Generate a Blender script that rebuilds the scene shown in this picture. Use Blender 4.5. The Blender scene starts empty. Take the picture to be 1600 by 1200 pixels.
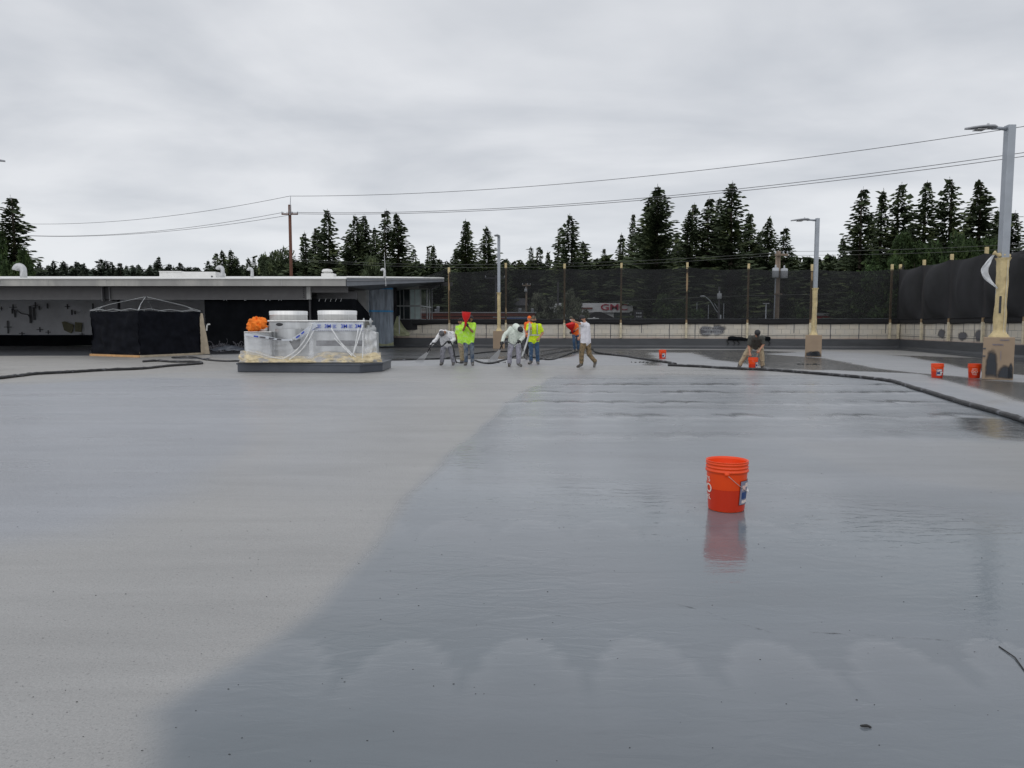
import bpy, bmesh, math, random
import numpy as np
from mathutils import Vector, Matrix, noise as mnoise
S = bpy.context.scene
R = math.radians
# ------------------------------------------------------------------ camera, world, light
F, CAMH, PITCH = 1150.0, 1.42, 4.52
cam = bpy.data.cameras.new('camera'); cam_o = bpy.data.objects.new('camera', cam); S.collection.objects.link(cam_o)
cam.sensor_width = 36; cam.lens = 36*F/1600; cam.clip_start = .05; cam.clip_end = 3000
cam_o.location = (0, 0, CAMH); cam_o.rotation_euler = (R(90-PITCH), 0, 0)
S.camera = cam_o
W = bpy.data.worlds.new('World'); S.world = W; W.use_nodes = True
nt = W.node_tree; nt.nodes.clear()
def wn(t, **k):
    n = nt.nodes.new(t)
    for a, b in k.items(): setattr(n, a, b)
    return n
L = nt.links.new
out = wn('ShaderNodeOutputWorld'); bgs = wn('ShaderNodeBackground'); bgc = wn('ShaderNodeBackground'); mix = wn('ShaderNodeMixShader')
sky = wn('ShaderNodeTexSky', sky_type='NISHITA', sun_disc=False)
sky.sun_elevation = R(52); sky.sun_rotation = R(200)
L(sky.outputs[0], bgs.inputs[0]); bgs.inputs[1].default_value = .08
tc = wn('ShaderNodeTexCoord'); sep = wn('ShaderNodeSeparateXYZ'); L(tc.outputs['Generated'], sep.inputs[0])
def wm(op, a, b=None, c=None):
    n = wn('ShaderNodeMath', operation=op)
    for i, v in enumerate((a, b, c)):
        if v is None: continue
        if isinstance(v, (int, float)): n.inputs[i].default_value = v
        else: L(v, n.inputs[i])
    return n.outputs[0]
zc = wm('ADD', wm('MAXIMUM', sep.outputs[2], 0), .16)
cx, cy = wm('DIVIDE', sep.outputs[0], zc), wm('DIVIDE', sep.outputs[1], zc)
cmb = wn('ShaderNodeCombineXYZ'); L(cx, cmb.inputs[0]); L(wm('MULTIPLY', cy, 1.25), cmb.inputs[1])
n1 = wn('ShaderNodeTexNoise'); L(cmb.outputs[0], n1.inputs['Vector']); n1.inputs['Scale'].default_value = .85; n1.inputs['Detail'].default_value = 6; n1.inputs['Roughness'].default_value = .5; n1.inputs['Distortion'].default_value = .7
n2 = wn('ShaderNodeTexNoise'); L(cmb.outputs[0], n2.inputs['Vector']); n2.inputs['Scale'].default_value = 2.6; n2.inputs['Detail'].default_value = 4
nn = wm('ADD', wm('MULTIPLY', n1.outputs[0], .75), wm('MULTIPLY', n2.outputs[0], .25))
cr = wn('ShaderNodeValToRGB'); L(nn, cr.inputs[0])
cr.color_ramp.elements[0].position = .39; cr.color_ramp.elements[0].color = (.500, .520, .555, 1)
cr.color_ramp.elements[1].position = .61; cr.color_ramp.elements[1].color = (.655, .667, .692, 1)
# brighter band low over the horizon
hz = wm('POWER', wm('SUBTRACT', 1.0, wm('MINIMUM', wm('MAXIMUM', wm('MULTIPLY', sep.outputs[2], 4.5), 0), 1.0)), 2.0)
mc = wn('ShaderNodeMix', data_type='RGBA'); L(hz, mc.inputs[0]); L(cr.outputs[0], mc.inputs[6]); mc.inputs[7].default_value = (.74, .76, .79, 1)
L(mc.outputs[2], bgc.inputs[0]); bgc.inputs[1].default_value = .96
mix.inputs[0].default_value = .93
L(bgs.outputs[0], mix.inputs[1]); L(bgc.outputs[0], mix.inputs[2]); L(mix.outputs[0], out.inputs[0])
sun = bpy.data.lights.new('sun', 'SUN'); sun.energy = .5; sun.angle = R(90); sun.color = (1, .97, .92)
sun_o = bpy.data.objects.new('sun', sun); S.collection.objects.link(sun_o)
sun_o.rotation_euler = (R(38), 0, R(-20))
S.view_settings.view_transform = 'Standard'; S.view_settings.look = 'None'; S.view_settings.exposure = .33; S.view_settings.gamma = 1
S.cycles.use_denoising = True; S.cycles.transparent_max_bounces = 24; S.cycles.max_bounces = 8
try: S.cycles.denoiser = 'OPENIMAGEDENOISE'
except Exception: pass
# ------------------------------------------------------------------ pixel -> place helpers
cp, sp = math.cos(R(PITCH)), math.sin(R(PITCH))
def ray(px, py):
    x, v = (px-800)/F, (600-py)/F
    return Vector((x, cp+v*sp, v*cp-sp))
def A(px, py, Y):
    d = ray(px, py); s = Y/d.y
    return Vector((d.x*s, Y, CAMH+d.z*s))
def G(px, py, z=0):
    d = ray(px, py); s = (z-CAMH)/d.z
    return Vector((d.x*s, d.y*s, z))
# ------------------------------------------------------------------ materials
def mat(name, col, rough=.6, metal=0, var=.12, vscale=3.0, bump=0, bscale=40, col2=None, c2=(.5, .6), c2scale=2.0, spec=.5, coord='Object', alpha=None, trans=0, stretch=None):
    m = bpy.data.materials.new(name); m.use_nodes = True; t = m.node_tree; N = t.nodes; K = t.links.new
    b = N['Principled BSDF']; o = N['Material Output']
    tc = N.new('ShaderNodeTexCoord'); v = tc.outputs[coord]
    if stretch:
        mp = N.new('ShaderNodeMapping'); mp.inputs['Scale'].default_value = stretch; K(v, mp.inputs[0]); v = mp.outputs[0]
    n = N.new('ShaderNodeTexNoise'); n.inputs['Scale'].default_value = vscale; n.inputs['Detail'].default_value = 5; K(v, n.inputs['Vector'])
    r = N.new('ShaderNodeMapRange'); K(n.outputs[0], r.inputs[0]); r.inputs[1].default_value = .3; r.inputs[2].default_value = .7
    r.inputs[3].default_value = 1-var; r.inputs[4].default_value = 1+var
    c = N.new('ShaderNodeRGB'); c.outputs[0].default_value = (*col, 1); cs = c.outputs[0]
    if col2:
        n2 = N.new('ShaderNodeTexNoise'); n2.inputs['Scale'].default_value = c2scale; n2.inputs['Detail'].default_value = 6; n2.inputs['Roughness'].default_value = .6; K(v, n2.inputs['Vector'])
        rr = N.new('ShaderNodeMapRange'); K(n2.outputs[0], rr.inputs[0]); rr.inputs[1].default_value = c2[0]; rr.inputs[2].default_value = c2[1]
        mx = N.new('ShaderNodeMix'); mx.data_type = 'RGBA'; K(rr.outputs[0], mx.inputs[0]); K(cs, mx.inputs[6]); mx.inputs[7].default_value = (*col2, 1); cs = mx.outputs[2]
    vm = N.new('ShaderNodeVectorMath'); vm.operation = 'SCALE'; K(cs, vm.inputs[0]); K(r.outputs[0], vm.inputs['Scale'])
    K(vm.outputs[0], b.inputs['Base Color'])
    b.inputs['Roughness'].default_value = rough; b.inputs['Metallic'].default_value = metal; b.inputs['Specular IOR Level'].default_value = spec
    if bump:
        nb = N.new('ShaderNodeTexNoise'); nb.inputs['Scale'].default_value = bscale; nb.inputs['Detail'].default_value = 4; K(v, nb.inputs['Vector'])
        bp = N.new('ShaderNodeBump'); bp.inputs['Strength'].default_value = .6; bp.inputs['Distance'].default_value = bump; K(nb.outputs[0], bp.inputs['Height']); K(bp.outputs[0], b.inputs['Normal'])
    if alpha is not None:
        tr = N.new('ShaderNodeBsdfTransparent'); ms = N.new('ShaderNodeMixShader'); ms.inputs[0].default_value = alpha
        if trans:   # uneven weave / film density
            ra = N.new('ShaderNodeMapRange'); K(n.outputs[0], ra.inputs[0]); ra.inputs[1].default_value = .3; ra.inputs[2].default_value = .7
            ra.inputs[3].default_value = alpha-trans; ra.inputs[4].default_value = alpha+trans; K(ra.outputs[0], ms.inputs[0])
        K(tr.outputs[0], ms.inputs[1]); K(b.outputs[0], ms.inputs[2]); K(ms.outputs[0], o.inputs[0])
    return m
M = {}
def defmats():
    M['white_roof'] = mat('white roof membrane', (.78, .78, .76), .6, var=.05)
    M['fascia'] = mat('weathered fascia metal', (.36, .355, .34), .5, var=.12, vscale=1.2, col2=(.46, .45, .42), c2scale=.7, stretch=(1, 1, .3))
    M['fascia_blue'] = mat('grey blue fascia', (.20, .215, .24), .5, var=.08)
    M['beam'] = mat('grey painted steel', (.13, .127, .13), .5, var=.08)
    M['beam_edge'] = mat('pale flange paint', (.22, .22, .23), .5)
    M['dark_steel'] = mat('dark steel', (.03, .03, .035), .5)
    M['soffit'] = mat('soffit', (.16, .16, .165), .8)
    M['back_wall'] = mat('white plastic sheeting on wall', (.62, .63, .67), .5, var=.1, vscale=1, bump=.03, bscale=3)
    M['tape_dark'] = mat('dark marks', (.11, .11, .12), .8)
    M['olive'] = mat('olive bare patch', (.20, .19, .12), .8)
    M['black_cloth'] = mat('black screen fabric', (.008, .009, .011), .9, var=.25, vscale=2, spec=.04)
    M['tent_cloth'] = mat('black tent fabric', (.008, .009, .013), .7, var=.3, vscale=3, bump=.02, bscale=4, spec=.06)
    M['net'] = mat('dark debris net', (.034, .035, .037), .9, var=.15, vscale=1.5, alpha=.63, trans=.05, spec=.1, stretch=(1, 1, 3))
    M['net_dense'] = mat('dense debris net', (.040, .040, .043), .9, var=.18, vscale=1.2, alpha=.97, trans=.015, spec=.1, stretch=(1, 1, .5))
    M['net_hem'] = mat('net hem', (.016, .016, .018), .8, bump=.02, bscale=8)
    M['timber'] = mat('bare timber post', (.30, .21, .12), .8, var=.2, vscale=6, stretch=(3, 3, .5))
    M['timber_new'] = mat('fresh timber', (.62, .36, .16), .7, var=.15, vscale=4)
    M['timber_pale'] = mat('pale timber', (.45, .38, .28), .7, var=.15, vscale=4)
    M['paper'] = mat('yellow masking paper', (.62, .50, .27), .6, var=.2, vscale=5, bump=.03, bscale=14)
    M['paper_pale'] = mat('pale masking paper', (.62, .55, .40), .6, var=.2, vscale=5, bump=.02, bscale=14)
    M['wrap_paper'] = mat('beige paper with folds', (.62, .52, .33), .65, var=.25, vscale=5, bump=.03, bscale=9, col2=(.38, .37, .36), c2=(.50, .60), c2scale=2.2)
    M['galv'] = mat('galvanised steel', (.38, .41, .45), .45, .35, var=.08)
    M['lamp_grey'] = mat('lamp housing', (.30, .31, .33), .45, .3)
    M['lens'] = mat('lamp lens', (.5, .5, .5), .2)
    M['cardboard'] = mat('cardboard', (.36, .27, .19), .85, var=.08, vscale=2)
    M['spray_dark'] = mat('dark overspray', (.03, .033, .04), .5, var=.3)
    M['orange'] = mat('orange bucket plastic', (.92, .075, .004), .38, var=.04)
    M['orange_in'] = mat('orange bucket inner', (.75, .09, .012), .4, var=.04)
    M['white_paint'] = mat('white print', (.85, .72, .66), .5, var=.04)
    M['pale_print'] = mat('pale pink print', (.8, .55, .5), .5, var=.04)
    M['label_grey'] = mat('label grey', (.25, .25, .33), .45)
    M['label_blue'] = mat('label blue', (.02, .06, .2), .45)
    M['label_dark'] = mat('label dark', (.22, .03, .01), .5)
    M['wire_metal'] = mat('bail wire', (.6, .55, .5), .3, .8)
    M['stainless'] = mat('brushed stainless', (.48, .49, .50), .3, .85, var=.42, vscale=1.1, stretch=(2.2, 2, .5))  # strong tone variation paints dark and light reflections into the steel
    M['alu'] = mat('spun aluminium', (.80, .80, .79), .36, .8, var=.08, vscale=3, stretch=(6, 6, .4))
    M['film'] = mat('clear masking film', (.80, .82, .85), .22, var=.1, vscale=3, alpha=.24, trans=.05, bump=.012, bscale=2.5)
    M['film_white'] = mat('milky masking film', (.88, .89, .90), .3, var=.12, vscale=4, alpha=.66, trans=.12, bump=.03, bscale=4)
    M['blue_print'] = mat('blue print', (.012, .06, .50), .5)
    M['film_band'] = mat('printed film band', (.70, .74, .80), .3, var=.05, alpha=.8)
    M['orange_cloth'] = mat('orange cloth', (1.0, .24, .02), .8, var=.2, vscale=8, bump=.02, bscale=20)
    M['curb'] = mat('coated curb', (.075, .085, .105), .35, var=.12, vscale=2)
    M['coat_wall'] = mat('dark grey wall coating', (.065, .069, .076), .42, var=.15, vscale=1.2, stretch=(1, 1, 4))
    M['hose'] = mat('black hose', (.025, .025, .027), .5, var=.3, vscale=6, bump=.01, bscale=15, col2=(.16, .165, .18), c2=(.55, .68), c2scale=3)
    M['hose_white'] = mat('light hose sleeve', (.55, .56, .56), .5)
    M['lime'] = mat('lime shirt', (.50, .90, .06), .8, var=.12, vscale=7, col2=(.58, .85, .25), c2scale=9)
    M['yellow_vest'] = mat('yellow safety shirt', (.66, .86, .02), .8, var=.12, vscale=7)
    M['reflect'] = mat('reflective tape', (.5, .52, .5), .4)
    M['jeans'] = mat('blue jeans', (.045, .095, .18), .85, var=.3, vscale=9, col2=(.22, .27, .33), c2=(.55, .7), c2scale=6)
    M['jeans_dusty'] = mat('jeans with overspray', (.05, .085, .15), .85, var=.2, vscale=9, col2=(.24, .26, .28), c2=(.42, .62), c2scale=5)
    M['white_suit'] = mat('white hooded suit', (.84, .84, .86), .8, var=.15, vscale=6, col2=(.36, .37, .40), c2=(.54, .68), c2scale=6)
    M['green_suit'] = mat('pale green white hoodie', (.74, .80, .72), .8, var=.15, vscale=6, col2=(.40, .44, .40), c2=(.55, .7), c2scale=6)
    M['grey_trouser'] = mat('grey coated trousers', (.27, .27, .31), .7, var=.2, vscale=7, col2=(.12, .12, .13), c2=(.5, .65), c2scale=8)
    M['purple_trouser'] = mat('lilac grey trousers', (.36, .355, .42), .7, var=.15, vscale=7, col2=(.15, .15, .17), c2=(.53, .66), c2scale=5)
    M['khaki'] = mat('khaki work trousers', (.24, .17, .095), .85, var=.25, vscale=12, col2=(.10, .085, .05), c2=(.5, .6), c2scale=14)
    M['khaki_pale'] = mat('pale khaki trousers', (.40, .32, .21), .85, var=.25, vscale=10, col2=(.25, .21, .15), c2scale=11)
    M['tee_white'] = mat('white cotton', (.74, .73, .78), .85, var=.08, vscale=6)
    M['tee_grey'] = mat('dark grey green shirt', (.085, .085, .075), .85, var=.2, vscale=8)
    M['orange_shirt'] = mat('orange shirt', (.95, .17, .02), .8, var=.12, vscale=7)
    M['skin'] = mat('skin', (.50, .25, .16), .55, var=.1)
    M['skin_brown'] = mat('brown skin', (.30, .14, .075), .55, var=.1)
    M['hair'] = mat('dark hair', (.02, .016, .014), .8)
    M['black'] = mat('black rubber', (.02, .02, .022), .6)
    M['boot'] = mat('dusty boots', (.09, .08, .07), .8, col2=(.2, .2, .2), c2scale=9)
    M['cap_grey'] = mat('grey camouflage cap', (.16, .16, .17), .8, col2=(.06, .06, .07), c2=(.48, .55), c2scale=18)
    M['cap_tan'] = mat('olive tan cap', (.14, .13, .09), .8, col2=(.05, .05, .04), c2=(.48, .55), c2scale=18)
    M['mask_white'] = mat('white mask', (.8, .8, .8), .6)
    M['red_plastic'] = mat('red plastic', (.72, .012, .012), .35, var=.06)
    M['stain'] = mat('grey overspray stain', (.10, .10, .115), .6, var=.35, vscale=7)
    M['bark'] = mat('bark', (.055, .043, .033), .9, var=.3)
    M['pole_wood'] = mat('old brown pole', (.13, .055, .035), .85, var=.25, vscale=3, stretch=(3, 3, .4))
    M['pole_grey'] = mat('weathered utility pole', (.22, .17, .13), .85, var=.3, vscale=3, stretch=(3, 3, .4))
    M['transformer'] = mat('transformer grey', (.42, .44, .47), .5)
    M['wire'] = mat('overhead wire', (.10, .10, .11), .6)
    M['wire_pale'] = mat('pale overhead wire', (.12, .125, .12), .5)
    M['needle'] = mat('conifer needles', (.064, .086, .046), .8, var=.5, vscale=.5, col2=(.125, .148, .066), c2=(.52, .68), c2scale=.5, spec=.2)
    M['needle_blue'] = mat('far conifer needles', (.050, .066, .048), .8, var=.4, vscale=.35, col2=(.080, .100, .066), c2scale=.5, spec=.2)
    M['leaf'] = mat('broadleaf leaves', (.034, .060, .020), .75, var=.5, vscale=.8, col2=(.062, .095, .030), c2scale=.7, spec=.25)
    M['leaf_grey'] = mat('grey green leaves', (.13, .15, .10), .75, var=.4, vscale=.8, col2=(.24, .25, .19), c2scale=1.2, spec=.25)
    M['dealer_wall'] = mat('pale panel wall', (.80, .82, .84), .5, var=.05)
    M['dealer_glass'] = mat('shopfront glass', (.08, .10, .10), .15)
    M['sign_red'] = mat('red sign letters', (.45, .02, .06), .4)
    M['red_brown'] = mat('red brown cladding', (.22, .07, .05), .8)
    M['dark_roof'] = mat('dark roof', (.03, .03, .033), .8)
    M['red_wall'] = mat('red wall', (.50, .03, .035), .7)
    M['glass'] = mat('window glass', (.035, .045, .05), .08, spec=.8)
    M['glass_pale'] = mat('pale blinds behind glass', (.60, .74, .74), .3)
    M['frame_white'] = mat('window frame', (.42, .44, .45), .5)
    M['plastic_door'] = mat('clear plastic sheet', (.26, .31, .37), .22, var=.25, vscale=2, alpha=.85, trans=.1, bump=.06, bscale=5, stretch=(3, 3, .5))
    M['blue_tape'] = mat('blue tape', (.05, .26, .52), .6)
    M['green_film'] = mat('yellow green masking sheet', (.30, .32, .19), .5, var=.2, alpha=.9, bump=.04, bscale=6)
    M['plaster'] = mat('pale plaster', (.45, .45, .44), .7)
    M['grass'] = mat('lower ground', (.05, .06, .04), .9, vscale=.05)
    M['plastic_bag'] = mat('white plastic film', (.75, .77, .8), .3, alpha=.8, trans=.15, bump=.04, bscale=9)
    M['grit'] = mat('dark grit', (.03, .03, .03), .8)
    M['vent_metal'] = mat('vent metal', (.55, .56, .57), .4, .4)
defmats()
# ------------------------------------------------------------------ mesh helpers
class MB:
    def __init__(s): s.v = []; s.f = []
    def add(s, vs, fs):
        n = len(s.v); s.v += [tuple(p) for p in vs]; s.f += [tuple(i+n for i in f) for f in fs]; return s
    def box(s, a, b, rot=0, piv=None):
        x0, y0, z0 = a; x1, y1, z1 = b
        vs = [Vector(p) for p in ((x0,y0,z0),(x1,y0,z0),(x1,y1,z0),(x0,y1,z0),(x0,y0,z1),(x1,y0,z1),(x1,y1,z1),(x0,y1,z1))]
        if rot:
            piv = Vector(piv or ((x0+x1)/2, (y0+y1)/2, 0)); q = Matrix.Rotation(rot, 3, 'Z'); vs = [q@(p-piv)+piv for p in vs]
        return s.add(vs, [(0,3,2,1),(4,5,6,7),(0,1,5,4),(1,2,6,5),(2,3,7,6),(3,0,4,7)])
    def prism(s, poly, z0, z1):
        n = len(poly); z1s = z1 if hasattr(z1, '__len__') else [z1]*n
        vs = [(p[0], p[1], z0) for p in poly]+[(p[0], p[1], z1s[i]) for i, p in enumerate(poly)]
        return s.add(vs, [tuple(range(n))[::-1], tuple(range(n, 2*n))]+[(i, (i+1) % n, n+(i+1) % n, n+i) for i in range(n)])
    def tube(s, pts, r, seg=8, caps=True):
        pts = [Vector(p) for p in pts]; n = len(pts); rs = r if hasattr(r, '__len__') else [r]*n
        vs = []; fs = []; up = None
        for i, p in enumerate(pts):
            d = (pts[min(i+1, n-1)]-pts[max(i-1, 0)]).normalized()
            if up is None:
                up = Vector((0, 0, 1)) if abs(d.z) < .9 else Vector((0, 1, 0))
            a = d.cross(up)
            if a.length < 1e-4: a = d.orthogonal()
            a.normalize(); b = a.cross(d).normalized(); up = b
            for k in range(seg):
                t = 2*math.pi*k/seg; vs.append(p+(a*math.cos(t)+b*math.sin(t))*rs[i])
        for i in range(n-1):
            for k in range(seg):
                fs.append((i*seg+k, i*seg+(k+1) % seg, (i+1)*seg+(k+1) % seg, (i+1)*seg+k))
        if caps: fs += [tuple(range(seg))[::-1], tuple(range((n-1)*seg, n*seg))]
        return s.add(vs, fs)
    def lathe(s, prof, c=(0, 0, 0), seg=32, close=True):
        c = Vector(c); vs = []; fs = []; n = len(prof)
        for r, z in prof:
            for k in range(seg):
                t = 2*math.pi*k/seg; vs.append(c+Vector((r*math.cos(t), r*math.sin(t), z)))
        for i in range(n-1):
            for k in range(seg): fs.append((i*seg+k, i*seg+(k+1) % seg, (i+1)*seg+(k+1) % seg, (i+1)*seg+k))
        if close: fs += [tuple(range(seg))[::-1], tuple(range((n-1)*seg, n*seg))]
        return s.add(vs, fs)
    def ball(s, c, r, seg=12, rings=8):
        c = Vector(c); r = r if hasattr(r, '__len__') else (r, r, r)
        prof = [(max(math.sin(math.pi*i/rings), .01), -math.cos(math.pi*i/rings)) for i in range(rings+1)]
        n = len(s.v); s.lathe(prof, seg=seg)
        for i in range(n, len(s.v)):
            p = s.v[i]; s.v[i] = (c.x+p[0]*r[0], c.y+p[1]*r[1], c.z+p[2]*r[2])
        return s
    def sheet(s, fn, nu, nv):
        vs = [fn(i/nu, j/nv) for j in range(nv+1) for i in range(nu+1)]
        return s.add(vs, [(j*(nu+1)+i, j*(nu+1)+i+1, (j+1)*(nu+1)+i+1, (j+1)*(nu+1)+i) for j in range(nv) for i in range(nu)])
    def build(s, name, m, parent=None, smooth=False, solid=0, bevel=0):
        me = bpy.data.meshes.new(name); me.from_pydata(s.v, [], s.f); me.materials.append(M[m] if isinstance(m, str) else m)
        if smooth: me.shade_smooth()
        me.update(); o = bpy.data.objects.new(name, me); S.collection.objects.link(o)
        if parent is not None:
            o.parent = parent
            if parent.location.length > 0 or parent.parent:
                me.transform(Matrix.Translation(-wloc(parent)))
        if solid: md = o.modifiers.new('solid', 'SOLIDIFY'); md.thickness = solid; md.offset = 0
        if bevel: md = o.modifiers.new('bevel', 'BEVEL'); md.width = bevel; md.segments = 2; md.limit_method = 'ANGLE'
        return o
def wloc(o):
    v = Vector((0, 0, 0))
    while o: v += o.location; o = o.parent
    return v
def tag(o, label, cat, group=None, kind=None):
    o['label'] = label; o['category'] = cat
    if group: o['group'] = group
    if kind: o['kind'] = kind
    return o
def thing(name, loc, label, cat, group=None):
    o = bpy.data.objects.new(name, None); S.collection.objects.link(o); o.location = loc; o.empty_display_size = .2
    return tag(o, label, cat, group)
def copy_tree(o, parent=None):
    c = o.copy(); S.collection.objects.link(c); c.parent = parent
    for ch in list(o.children): copy_tree(ch, c)
    return c
def nz(x, y=0, z=0): return mnoise.noise(Vector((x, y, z)))
def text_mesh(txt, size, name, m, parent, place, extrude=.002, align='CENTER', xs=1):
    cu = bpy.data.curves.new('t', 'FONT'); cu.body = txt; cu.size = size; cu.extrude = extrude; cu.align_x = align; cu.align_y = 'CENTER'; cu.offset = size*.012
    ob = bpy.data.objects.new('t', cu); S.collection.objects.link(ob)
    dg = bpy.context.evaluated_depsgraph_get(); dg.update()
    me = bpy.data.meshes.new_from_object(ob.evaluated_get(dg)); bpy.data.objects.remove(ob)
    for v in me.vertices: v.co = place(v.co.x*xs, v.co.y, v.co.z)
    me.materials.clear(); me.materials.append(M[m]); me.name = name
    o = bpy.data.objects.new(name, me); S.collection.objects.link(o)
    if parent is not None: o.parent = parent; me.transform(Matrix.Translation(-wloc(parent)))
    return o
def smoothpath(pts, n=8):
    pts = [Vector(p) for p in pts]; o = []
    for i in range(len(pts)-1):
        p0, p1, p2, p3 = pts[max(i-1, 0)], pts[i], pts[i+1], pts[min(i+2, len(pts)-1)]
        for k in range(n):
            t = k/n
            o.append(.5*((2*p1)+(p2-p0)*t+(2*p0-5*p1+4*p2-p3)*t*t+(3*p1-p0-3*p2+p3)*t**3))
    o.append(pts[-1]); return o
# ------------------------------------------------------------------ walls layout
CX, CY = 23.15, 44.0
fa = R(9.5); FU = Vector((-math.cos(fa), math.sin(fa), 0)); FN = Vector((-math.sin(fa), -math.cos(fa), 0))   # far wall dir, towards camera
ra = R(8.0); RU = Vector((-math.sin(ra), -math.cos(ra), 0)); RN = Vector((-math.cos(ra), math.sin(ra), 0))    # right wall dir, towards deck
C0 = Vector((CX, CY, 0))
def soft_mat(name, col):
    m = bpy.data.materials.new(name); m.use_nodes = True; t = m.node_tree; N = t.nodes; K = t.links.new; b = N['Principled BSDF']; b.inputs['Base Color'].default_value = (*col, 1); b.inputs['Roughness'].default_value = .7
    at = N.new('ShaderNodeAttribute'); at.attribute_name = 'fade'; n = N.new('ShaderNodeTexNoise'); n.inputs['Scale'].default_value = 9; n.inputs['Detail'].default_value = 6; tc = N.new('ShaderNodeTexCoord'); K(tc.outputs['Object'], n.inputs['Vector'])
    ad = N.new('ShaderNodeMath'); ad.operation = 'MULTIPLY_ADD'; K(n.outputs[0], ad.inputs[0]); ad.inputs[1].default_value = .7; K(at.outputs['Fac'], ad.inputs[2])
    r = N.new('ShaderNodeMapRange'); K(ad.outputs[0], r.inputs[0]); r.inputs[1].default_value = .42; r.inputs[2].default_value = 1.15; r.inputs[4].default_value = .96
    tr = N.new('ShaderNodeBsdfTransparent'); ms = N.new('ShaderNodeMixShader'); K(r.outputs[0], ms.inputs[0]); K(tr.outputs[0], ms.inputs[1]); K(b.outputs[0], ms.inputs[2]); K(ms.outputs[0], N['Material Output'].inputs[0]); return m
M['soft_dark'] = soft_mat('dark overspray haze', (.04, .045, .055)); M['soft_grey'] = soft_mat('grey overspray haze', (.11, .11, .12))
def soft_patch(P, U, V, outline, name, m, parent):
    "fan of rings: fade runs 1 in the middle to 0 at the rim"
    n = len(outline); mb = MB(); fade = []
    for k, f in enumerate((.001, .55, .8, 1.0, 1.22)):
        for a, b in outline: mb.v.append(tuple(P+U*(a*f)+V*(b*f))); fade.append((1, .92, .66, .34, 0)[k])
    for k in range(4):
        for i in range(n): mb.f.append((k*n+i, k*n+(i+1) % n, (k+1)*n+(i+1) % n, (k+1)*n+i))
    o = mb.build(name, m, parent); at = o.data.attributes.new('fade', 'FLOAT', 'POINT'); at.data.foreach_set('value', fade); return o
def far_t(px):
    k = (px-800)/F/1.003
    return (CX-k*CY)/(k*FU.y-FU.x)
def right_t(px):
    k = (px-800)/F/1.003
    return (CX-k*CY)/(k*RU.y-RU.x)
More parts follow.
